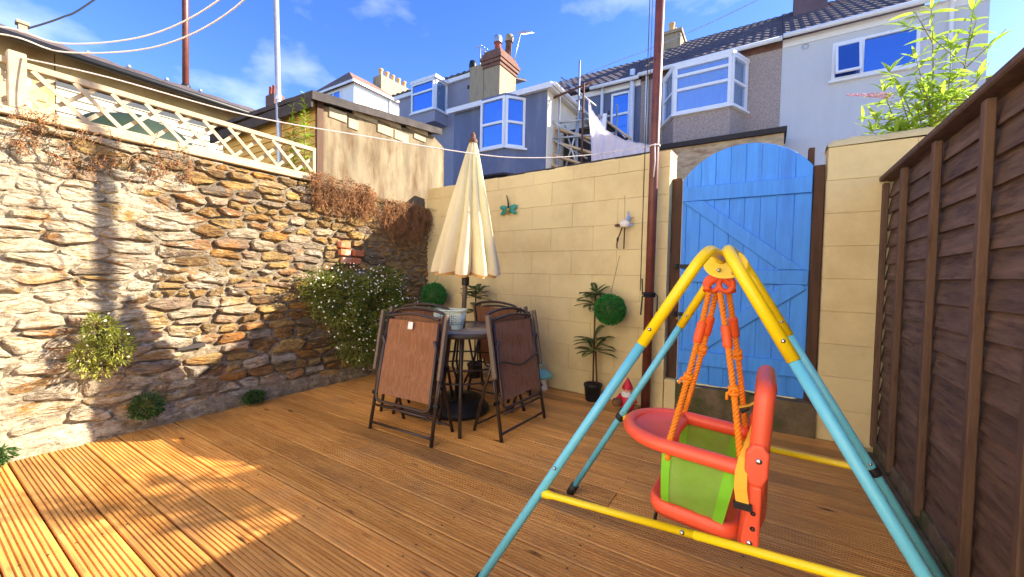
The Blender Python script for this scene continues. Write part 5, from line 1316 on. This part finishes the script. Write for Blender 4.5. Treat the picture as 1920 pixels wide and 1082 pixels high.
palm((-1.275, 3.41, 0.0), ((0.44, 0.19, 10), (0.52, 0.22, 12), (0.86, 0.19, 10), (0.94, 0.18, 12), (0.97, 0.14, 7)), 'two tier artificial palm in black pot against the cream wall')
palm((-2.62, 3.42, 0.0), ((0.70, 0.20, 9), (0.86, 0.21, 12), (0.93, 0.18, 12)), 'artificial palm in black pot behind the bistro table')

# ================================================================== ORNAMENTS
# mushroom shaped solar lamp
t = thing('mushroom_lamp', 'small teal topped mushroom ornament standing at the foot of the cream wall', 'ornament', (-1.80, 3.45, 0)); bs = Vector((-1.80, 3.45, 0))
MB().lathe([(0.001, 0.0), (0.05, 0), (0.052, .01), (0.04, .04), (0.034, .09), (0.036, .115), (0.001, .115)], 20, bs).build('stalk', 'gn_white', t)
MB().lathe([(0.036, .105), (0.085, .115), (0.092, .125), (0.086, .145), (0.06, .175), (0.025, .195), (0.001, .198)], 24, bs).build('cap', 'teal', t)
MB().lathe([(0.004, .19), (0.004, .235), (0.001, .236)], 8, bs).build('stem_wire', 'teal', t)
MB().lathe([(0.001, .232), (0.010, .236), (0.012, .246), (0.006, .262), (0.001, .264)], 10, bs).build('finial', 'teal', t)
# gnome
gn = thing('garden_gnome', 'small gnome figure with red hat and white beard beside the mast foot', 'gnome', (-0.925, 3.27, 0)); gb = Vector((-0.925, 3.27, 0))
for sx in (-1, 1): MB().ball(gb + Vector((sx * 0.032, -0.02, 0.018)), 0.024, 12, 8, (0.9, 1.5, 0.75)).build('boot', 'gn_dark', gn)
MB().lathe([(0.001, 0.02), (0.045, .02), (0.058, .05), (0.062, .09), (0.052, .13), (0.035, .16), (0.001, .165)], 20, gb).build('coat', 'gn_red', gn)
MB().ball(gb + Vector((0, -0.005, 0.180)), 0.036, 16, 10).build('head', 'gn_skin', gn)
MB().ball(gb + Vector((0, -0.042, 0.180)), 0.010, 10, 6).build('nose', 'gn_skin', gn)
mb = MB(); mb.lathe([(0.001, .085), (0.02, .10), (0.040, .14), (0.038, .172), (0.001, .176)], 16, gb + Vector((-0.002, -0.024, 0)), Matrix.Diagonal((1, .7, 1))); mb.build('beard', 'gn_white', gn)
for sx in (-1, 1): MB().ball(gb + Vector((sx * 0.013, -0.036, 0.192)), 0.0045, 8, 6).build('eye', 'gn_dark', gn)
MB().lathe([(0.043, .195), (0.044, .205), (0.034, .23), (0.016, .262), (0.004, .285), (0.001, .286)], 18, gb + Vector((0, 0.003, 0))).build('hat', 'gn_red', gn)
for sx in (-1, 1):
    MB().tube([gb + Vector((sx * 0.048, 0, 0.14)), gb + Vector((sx * 0.072, -0.02, 0.105)), gb + Vector((sx * 0.055 - 0.03, -0.058, 0.09))], [0.018, 0.017, 0.013], 8).build('arm', 'gn_red', gn)
    MB().ball(gb + Vector((sx * 0.055 - 0.034, -0.066, 0.09)), 0.013, 10, 6).build('hand', 'gn_skin', gn)
mb = MB(); mb.lathe([(0.001, 0), (0.034, 0.0), (0.040, .02), (0.036, .05), (0.030, .055), (0.001, .045)], 16, gb + Vector((-0.062, -0.07, 0.062))); mb.build('pot_held', 'gn_brown', gn)
# dragonfly
df = thing('dragonfly_ornament', 'green and gold dragonfly ornament fixed high on the cream wall', 'ornament', (-2.33, 3.585, 1.80)); dc = Vector((-2.33, 3.578, 1.83)); dw = wdir; dz_ = Vector((0, 0, 1))
MB().tube([dc + dz_ * 0.125 - dw * 0.025, dc + dz_ * 0.03, dc - dz_ * 0.03], [0.005, 0.008, 0.012], 8).build('tail', 'black', df)
MB().ball(dc - dz_ * 0.03, 0.020, 12, 8, (0.9, 0.8, 1.4)).build('body', 'gold', df); MB().ball(dc - dz_ * 0.068, 0.014, 10, 6).build('head', 'gold', df)
for sx in (-1, 1):
    for (dx, dzz, l_, wd_, an) in ((0.06, 0.0, 0.056, 0.026, 8), (0.055, -0.045, 0.055, 0.024, -26)):
        Mw = Matrix.Rotation(wrot, 3, 'Z') @ Matrix.Rotation(R(-an * sx), 3, 'Y'); c = dc + dw * sx * dx + dz_ * (dzz - 0.005)
        MB().ball(c, 1.0, 14, 6, (l_, 0.005, wd_), Mw).build('wing', 'dragon', df)
# bird ornament
bi = thing('bird_ornament', 'white and blue hanging bird ornament with dangling legs on the cream wall', 'ornament', (-1.05, 3.49, 1.5)); bcn = Vector((-1.05, 3.475, 1.575))
MB().tube([(-1.075, 3.53, 1.83), (-1.05, 3.47, 1.61)], 0.0012, 5).build('string', 'rust', bi)
MB().ball(bcn, 0.036, 16, 10, (1.25, 0.8, 0.95)).build('body', 'gn_white', bi); MB().ball(bcn + Vector((0.035, -0.005, 0.045)), 0.022, 12, 8).build('head', 'pale_blue', bi)
MB().lathe([(0.008, 0), (0.001, 0.03)], 8, bcn + Vector((0.052, -0.005, 0.045)), Matrix.Rotation(R(90), 3, 'Y')).build('beak', 'gold', bi)
MB().ball(bcn + Vector((0.028, 0, 0.085)), 0.014, 8, 6, (0.6, 0.5, 1.8)).build('crest', 'pale_blue', bi)
for sx in (-1, 1): MB().ball(bcn + Vector((-0.01 + sx * 0.052, 0, -0.012)), 0.02, 10, 6, (1.5, 0.4, 0.7)).build('wing', 'rust' if sx < 0 else 'pale_blue', bi)
MB().tube([bcn + Vector((-0.02, 0, -0.03)), bcn + Vector((-0.05, 0, -0.11)), bcn + Vector((-0.062, 0, -0.15)), bcn + Vector((-0.066, 0, -0.20)), bcn + Vector((-0.058, 0, -0.215))], 0.006, 6).build('leg', 'rust', bi)
MB().tube([bcn + Vector((0.0, 0, -0.03)), bcn + Vector((-0.002, 0, -0.22))], 0.006, 6).build('leg', 'rust', bi)
MB().ball(bcn + Vector((-0.058, 0, -0.135)), 0.013, 8, 6, (0.8, 0.8, 1.6)).build('foot', 'black', bi)

# ================================================================== TODDLER SWING
fr_ = thing('swing_frame', 'four legged toddler swing frame in sky blue and yellow tube', 'swing frame', (-0.10, 1.38, 0))
LEGS = {'LF': ((-.826, 1.095, 0), (-.140, 1.237, 1.187)), 'LR': ((-.805, 1.867, 0), (-.129, 1.718, 1.187)), 'RF': ((.582, 1.087, 0), (-.094, 1.236, 1.187)), 'RR': ((.599, 1.834, 0), (-.082, 1.717, 1.187))}
def lp(k, t): a, b = (Vector(p) for p in LEGS[k]); return a.lerp(b, t)
for sd_ in 'LR':
    path = rounded([lp(sd_ + 'F', 0.763), lp(sd_ + 'F', 1.0), lp(sd_ + 'R', 1.0), lp(sd_ + 'R', 0.765)], 0.085, 10)
    hoop = MB().tube(path, 0.0162, 16).build('top_hoop', 'yellow', fr_)
    for k, t0 in (('F', 0.763), ('R', 0.765)):
        leg = MB().tube([lp(sd_ + k, 0.02), lp(sd_ + k, 0.5), lp(sd_ + k, t0 + 0.02)], 0.0142, 16).build('leg', 'blue', fr_)
        MB().tube([lp(sd_ + k, 0.0), lp(sd_ + k, 0.045)], 0.0195, 14).build('foot_cap', 'black', leg)
        for tt in ((t0 + 0.035), 0.41):
            c = lp(sd_ + k, tt); MB().ball(c + Vector((0, -0.0165 if k == 'F' else -0.015, 0.006)), 0.0055, 10, 6).build('bolt', 'chrome', leg)
for a, b, nm in ((lp('LF', .396 / 1.187), lp('RF', .453 / 1.187), 'front'), (lp('LR', .465 / 1.187), lp('RR', .465 / 1.187), 'rear')):
    d = (b - a).normalized(); bar = MB().tube([a + d * 0.012, a + d * 0.03, a + d * 0.05, a.lerp(b, 0.5)], [0.014, 0.014, 0.0105, 0.0105], 12); bar.tube([a.lerp(b, 0.5), b - d * 0.05, b - d * 0.03, b - d * 0.012], [0.0112, 0.0112, 0.014, 0.014], 12)
    bo = bar.build('cross_bar', 'yellow', fr_); m_ = a.lerp(b, 0.47); MB().ball(m_ + Vector((0, -0.010, 0.003)), 0.0065, 10, 6).build('bolt', 'chrome', bo)
    if nm == 'rear':
        for e in (a, b): MB().lathe([(0.019, -.014), (0.021, 0), (0.019, .014)], 12, e, Matrix.Rotation(R(35 if e is a else -35), 3, 'Y')).build('clip', 'black', bo)
# hinge plates between the hoops
for y in (1.435, 1.515):
    mb = MB(); pts = []
    n = 28
    for i in range(n): a = 2 * math.pi * i / n; pts.append((math.cos(a), math.sin(a)))
    c = Vector((-0.114, y, 1.160)); inner = [c + Vector((0.017 * p[0] - 0.006, 0, 0.017 * p[1] + 0.008)) for p in pts]; outer = [c + Vector((0.058 * p[0] + 0.008 * (p[0] > 0), 0, 0.046 * p[1] - 0.008)) for p in pts]
    for q in range(2):
        s_ = Vector((0, 0.004 * q, 0)); mb.add([p + s_ for p in inner + outer], [(i, (i + 1) % n, n + (i + 1) % n, n + i) if q else (i, n + i, n + (i + 1) % n, (i + 1) % n) for i in range(n)])
    mb.add([p + Vector((0, 0.004 * q, 0)) for q in (0, 1) for p in outer], [(i, (i + 1) % n, n + (i + 1) % n, n + i) for i in range(n)])
    pl_ = mb.build('hinge_plate', 'yellow', fr_)
    for dx, dz in ((-0.012, -0.028), (0.030, -0.036)): MB().ball(c + Vector((dx, -0.004, dz)), 0.007, 10, 6).build('bolt', 'chrome', pl_)

sw_ = thing('toddler_swing_seat', 'orange red plastic toddler swing seat with lime fabric hanging on orange ropes', 'swing seat', (-0.14, 1.37, 0.40))
YC, HW = 1.37, 0.150; ZT = 0.612
# tray ring and tray
def ringpt(t):                      # t 0..1 around from near rear, over the front, to far rear
    if t < 0.3: return Vector((-0.03 - 0.19 * t / 0.3, YC - HW, ZT - 0.012 * (1 - t / 0.3)))
    if t > 0.7: return Vector((-0.03 - 0.19 * (1 - t) / 0.3, YC + HW, ZT - 0.012 * (1 - (1 - t) / 0.3)))
    a = math.pi * (t - 0.3) / 0.4; return Vector((-0.22 - 0.150 * math.sin(a), YC - HW * math.cos(a), ZT + 0.006 * math.sin(a)))
MB().tube([ringpt(i / 48) for i in range(49)], 0.0215, 14).build('tray_ring', 'red', sw_)
mb = MB(); n = 24; rim = [ringpt(0.3 + 0.4 * i / n) for i in range(n + 1)]
cen = Vector((-0.245, YC, ZT + 0.008)); vs = []
for f in (1.0, 0.86, 0.80, 0.3):
    for p in rim: q = cen.lerp(p, f); q.z = ZT + (0.016 if f > 0.82 else 0.009); vs.append(q)
nn = n + 1; fs = [(r_ * nn + i, r_ * nn + i + 1, (r_ + 1) * nn + i + 1, (r_ + 1) * nn + i) for r_ in range(3) for i in range(n)]
vs.append(cen); fs += [(3 * nn + i, 3 * nn + i + 1, 4 * nn) for i in range(n)]
mb.add(vs, fs, True); mb.add([Vector((p.x, p.y, ZT - 0.014)) for p in vs], [f[::-1] for f in fs], True)
for p0, p1 in ((vs[0], vs[nn]), ): pass
mb.build('tray', 'red', sw_)
MB().tube([(-0.232, YC - HW + 0.004, ZT), (-0.222, YC - 0.08, ZT), (-0.228, YC, ZT), (-0.222, YC + 0.08, ZT), (-0.232, YC + HW - 0.004, ZT)], 0.017, 12).build('tray_edge', 'red', sw_)
# backrest hoop and panel
bp = rounded([(-0.018, YC - HW, 0.405), (0.0, YC - HW, 0.62), (0.010, YC - HW + 0.004, 0.80), (0.014, YC - HW + 0.03, 0.815), (0.014, YC + HW - 0.03, 0.815), (0.010, YC + HW - 0.004, 0.80), (0.0, YC + HW, 0.62), (-0.018, YC + HW, 0.405)], 0.05, 6)
MB().tube(bp, 0.0235, 14).build('back_hoop', 'red', sw_)
mb = MB(); vs = []; fs = []
for s_ in (0, 1):
    for i in range(7):
        for j in range(7): vs.append((0.004 + 0.006 * j / 6 + 0.02 * math.sin(math.pi * i / 6) + 0.014 * s_ - 0.012, YC - HW + 0.02 + (2 * HW - 0.04) * i / 6, 0.43 + 0.37 * j / 6))
for s_ in (0, 1):
    for i in range(6):
        for j in range(6): q = s_ * 49 + i * 7 + j; f = (q, q + 1, q + 8, q + 7); fs.append(f if s_ else f[::-1])
mb.add(vs, fs, True); mb.build('back_panel', 'red', sw_)
for sy in (-1, 1):
    y = YC + sy * (HW + 0.014)
    mb = MB(); poly = [(x, y - 0.016, z) for x, z in [(-0.03 + 0.0, 0.60), (-0.028, 0.655), (-0.012, 0.682), (0.012, 0.682), (0.026, 0.66), (0.024, 0.60), (0.012, 0.572), (-0.018, 0.572)]]
    mb.prism(poly, (0, 0, 0), (0, 0.032, 0)); hb = mb.build('pivot_housing', 'red', sw_, bevel=0.008, seg=3)
    MB().ball((0.002, y - 0.016, 0.640), 0.008, 12, 8, (1, .6, 1)).build('bolt', 'chrome', hb)
    lg = MB(); lg.prism([(x, y - 0.010, z) for x, z in [(-0.032, 0.42), (-0.026, 0.405), (0.004, 0.405), (0.010, 0.42), (0.012, 0.57), (-0.014, 0.57)]], (0, 0, 0), (0, 0.020, 0)); lb_ = lg.build('side_bracket', 'red', sw_, bevel=0.006, seg=2)
    MB().ball((-0.012, y - 0.011, 0.42), 0.0075, 12, 8, (1, .6, 1)).build('bolt', 'chrome', lb_)
    for z in (0.46, 0.50): MB().lathe([(0.001, 0), (0.006, 0), (0.006, .002)], 10, (-0.006, y - 0.0105, z), Matrix.Rotation(R(90), 3, 'X')).build('hole', 'black', lb_)
# seat pan with ribs
mb = MB(); vs = []; fs = []; nx = 10; ny = 10
seat = rrect(0.118, 0.145, 0.05, 6); k = len(seat)
for z, f in ((0.405, 0.90), (0.395, 1.0), (0.41, 1.04), (0.432, 1.04), (0.442, 0.97), (0.43, 0.88), (0.425, 0.3)):
    vs += [(-0.155 + x * f, YC + y * f, z + 0.03 * (-(x * f)) / 0.12 * 0.3) for x, y in seat]
for r_ in range(6): fs += [(r_ * k + i, r_ * k + (i + 1) % k, (r_ + 1) * k + (i + 1) % k, (r_ + 1) * k + i) for i in range(k)]
fs += [list(range(k))[::-1], list(range(6 * k, 7 * k))]
mb.add(vs, fs, True); seat_o = mb.build('seat_pan', 'red', sw_)
for i in range(9): MB().bb((-0.235 + i * 0.018, YC - 0.125, 0.388), (-0.229 + i * 0.018, YC + 0.125, 0.402)).build('rib', 'red', seat_o)
# fabric sides
for sy in (-1, 1):
    y0 = YC + sy * (HW - 0.004); c4 = [Vector((-0.238, y0, 0.592)), Vector((-0.046, y0, 0.580)), Vector((-0.078, y0 - sy * 0.012, 0.420)), Vector((-0.238, y0 - sy * 0.012, 0.446))]
    def fpt(u, v): return c4[0].lerp(c4[1], u).lerp(c4[3].lerp(c4[2], u), v)
    mb = MB(); n = 16; vs = []; fs = []
    for s_ in (0, 1):
        for i in range(n + 1):
            for j in range(n + 1):
                u, v = i / n, j / n; vs.append(fpt(u, v) + Vector((0, sy * (0.014 * math.sin(math.pi * v) + 0.004 * nv((u * 4, v * 4, sy)) + 0.0025 * s_), 0)))
    N1 = (n + 1) ** 2
    for s_ in (0, 1):
        for i in range(n):
            for j in range(n): q = s_ * N1 + i * (n + 1) + j; f = (q, q + 1, q + n + 2, q + n + 1); fs.append(f if s_ else f[::-1])
    mb.add(vs, fs, True); fb = mb.build('fabric_side', 'green', sw_)
    for (u0, u1) in ((0.0, 0.13), (0.84, 1.0)):
        hm = MB(); vs = []; fs = []
        for s_ in (0, 1):
            for i in range(4):
                for j in range(n + 1): u, v = u0 + (u1 - u0) * i / 3, j / n; vs.append(fpt(u, v) + Vector((0, sy * (0.014 * math.sin(math.pi * v) + 0.004 * nv((u * 4, v * 4, sy)) + 0.0055 - 0.008 * s_), 0)))
        for s_ in (0, 1):
            for i in range(3):
                for j in range(n): q = s_ * 4 * (n + 1) + i * (n + 1) + j; f = (q, q + 1, q + n + 2, q + n + 1); fs.append(f if s_ else f[::-1])
        hm.add(vs, fs, True).build('hem', 'green2', fb)
# harness straps
def strap(path, wd, th, m, name, side=(1, 0, 0)):
    mb = MB(); P = [Vector(p) for p in path]; s = Vector(side).normalized(); vs = []; fs = []
    for i, p in enumerate(P):
        d = (P[min(i + 1, len(P) - 1)] - P[max(i - 1, 0)]).normalized(); nn_ = d.cross(s).normalized(); w_ = wd[i] if isinstance(wd, list) else wd
        vs += [p - s * w_ / 2 - nn_ * th / 2, p + s * w_ / 2 - nn_ * th / 2, p + s * w_ / 2 + nn_ * th / 2, p - s * w_ / 2 + nn_ * th / 2]
    for i in range(len(P) - 1):
        for a in range(4): fs.append((4 * i + a, 4 * i + (a + 1) % 4, 4 * i + 4 + (a + 1) % 4, 4 * i + 4 + a))
    fs += [(3, 2, 1, 0), (len(vs) - 4, len(vs) - 3, len(vs) - 2, len(vs) - 1)]
    return mb.add(vs, fs).build(name, m, sw_)
strap([(-0.012, YC - 0.06, 0.70), (-0.024, YC - 0.12, 0.665), (-0.032, YC - HW - 0.012, 0.635), (-0.036, YC - HW - 0.030, 0.60), (-0.036, YC - HW - 0.034, 0.56), (-0.030, YC - HW - 0.032, 0.522)], [0.012, 0.014, 0.022, 0.028, 0.030, 0.030], 0.002, 'strap', 'harness_strap')
strap([(-0.030, YC - HW - 0.033, 0.525), (-0.028, YC - HW - 0.033, 0.508)], 0.042, 0.009, 'black', 'buckle')
strap([(0.0, YC + 0.08, 0.735), (-0.03, YC + 0.10, 0.705), (-0.062, YC + 0.11, 0.69)], 0.02, 0.003, 'strap', 'harness_strap', (0, 1, 0))
strap([(-0.030, YC + 0.085, 0.700), (-0.050, YC + 0.09, 0.685)], 0.034, 0.008, 'black', 'buckle', (0, 1, 0))
strap([(-0.252, YC - 0.10, 0.405), (-0.258, YC - 0.105, 0.385), (-0.262, YC - 0.105, 0.36), (-0.262, YC - 0.105, 0.345)], 0.016, 0.004, 'black', 'strap_end', (0.3, 1, 0))
# ropes
HK = Vector((-0.118, 1.38, 1.062))
def rope(a, b, bead, knot, sag=0.0):
    a = Vector(a); b = Vector(b); L_ = (b - a).length; ns = int(L_ / 0.0032); d = (b - a).normalized(); s = d.cross(Vector((0, 1, 0))).normalized(); t = d.cross(s); mb = MB()
    for st_i in range(3):
        pts = []
        for i in range(ns + 1):
            f = i / ns; an = 2 * math.pi * (f * L_ / 0.034) + st_i * 2.094; pts.append(a.lerp(b, f) + (s * math.cos(an) + t * math.sin(an)) * 0.0050 + Vector((0.004, 0.003, 0)) * math.sin(math.pi * f))
        mb.tube(pts, 0.0042, 6)
    ro = mb.build('rope', 'orange_rope', sw_)
    M = Matrix((s, t, d)).transposed(); bpz = a.lerp(b, bead) + Vector((0.004, 0.003, 0)) * math.sin(math.pi * bead)
    prof = [(0.006, -.034), (0.0125, -.030)]
    for k in range(6): prof += [(0.0145, -.026 + k * .0095), (0.0125, -.0215 + k * .0095)]
    prof += [(0.0125, .032), (0.006, .035)]
    MB().lathe(prof, 14, bpz, M).build('grip_bead', 'orange', ro)
    kn = a.lerp(b, knot) + Vector((0.004, 0.003, 0)); km = MB()
    for q, (dx, tilt) in enumerate(((-0.008, 0.5), (0.003, -0.6), (0.011, 0.2))):
        Mk = M @ Matrix.Rotation(tilt, 3, 'X'); pts = [kn + d * dx + Mk @ Vector((0.0105 * math.cos(2 * math.pi * i / 12), 0.0105 * math.sin(2 * math.pi * i / 12), 0)) for i in range(12)]; km.tube(pts, 0.0048, 6, closed=True)
    km.tube([kn, kn - s * 0.018 + d * 0.008, kn - s * 0.02 + d * 0.026], 0.0042, 6)
    km.build('knot', 'orange_rope', ro)
rope(HK + Vector((-0.026, -0.02, 0.0)), (-0.222, YC - HW, ZT + 0.006), 0.27, 0.57)
rope(HK + Vector((-0.010, 0.02, 0.0)), (-0.228, YC + HW, ZT + 0.010), 0.25, 0.44)
rope(HK + Vector((0.004, -0.02, 0.0)), (-0.038, YC - HW, ZT + 0.0), 0.28, 0.60)
rope(HK + Vector((0.024, 0.02, 0.0)), (-0.040, YC + HW, ZT + 0.006), 0.24, 0.44)
for k_, (rx, ry) in enumerate(((-0.222, YC - HW), (-0.228, YC + HW), (-0.038, YC - HW), (-0.040, YC + HW))):
    MB().ball((rx, ry, ZT - 0.030), 0.010, 8, 6, (1, 1, 1.3)).build('rope_end', 'orange_rope', sw_)
for dx in (-0.020, 0.018):
    mb = MB(); c = HK + Vector((dx, 0, 0.026)); mb.tube([c + Vector((0.019 * math.cos(a), 0, 0.022 * math.sin(a))) for a in [2 * math.pi * i / 20 for i in range(20)]], 0.0085, 10, closed=True); mb.build('ring', 'orange', sw_)
mb = MB(); mb.tube(rounded([HK + Vector((-0.034, -0.018, 0.004)), HK + Vector((-0.03, -0.004, 0.03)), HK + Vector((0.0, 0.0, 0.052)), HK + Vector((0.03, 0.004, 0.03)), HK + Vector((0.034, 0.018, 0.004))], 0.02), 0.011, 10); mb.build('hanger', 'orange', sw_)

sw_.scale = (1.078,) * 3
sw_.location = C0 + (Vector(sw_.location) - C0) * 1.078
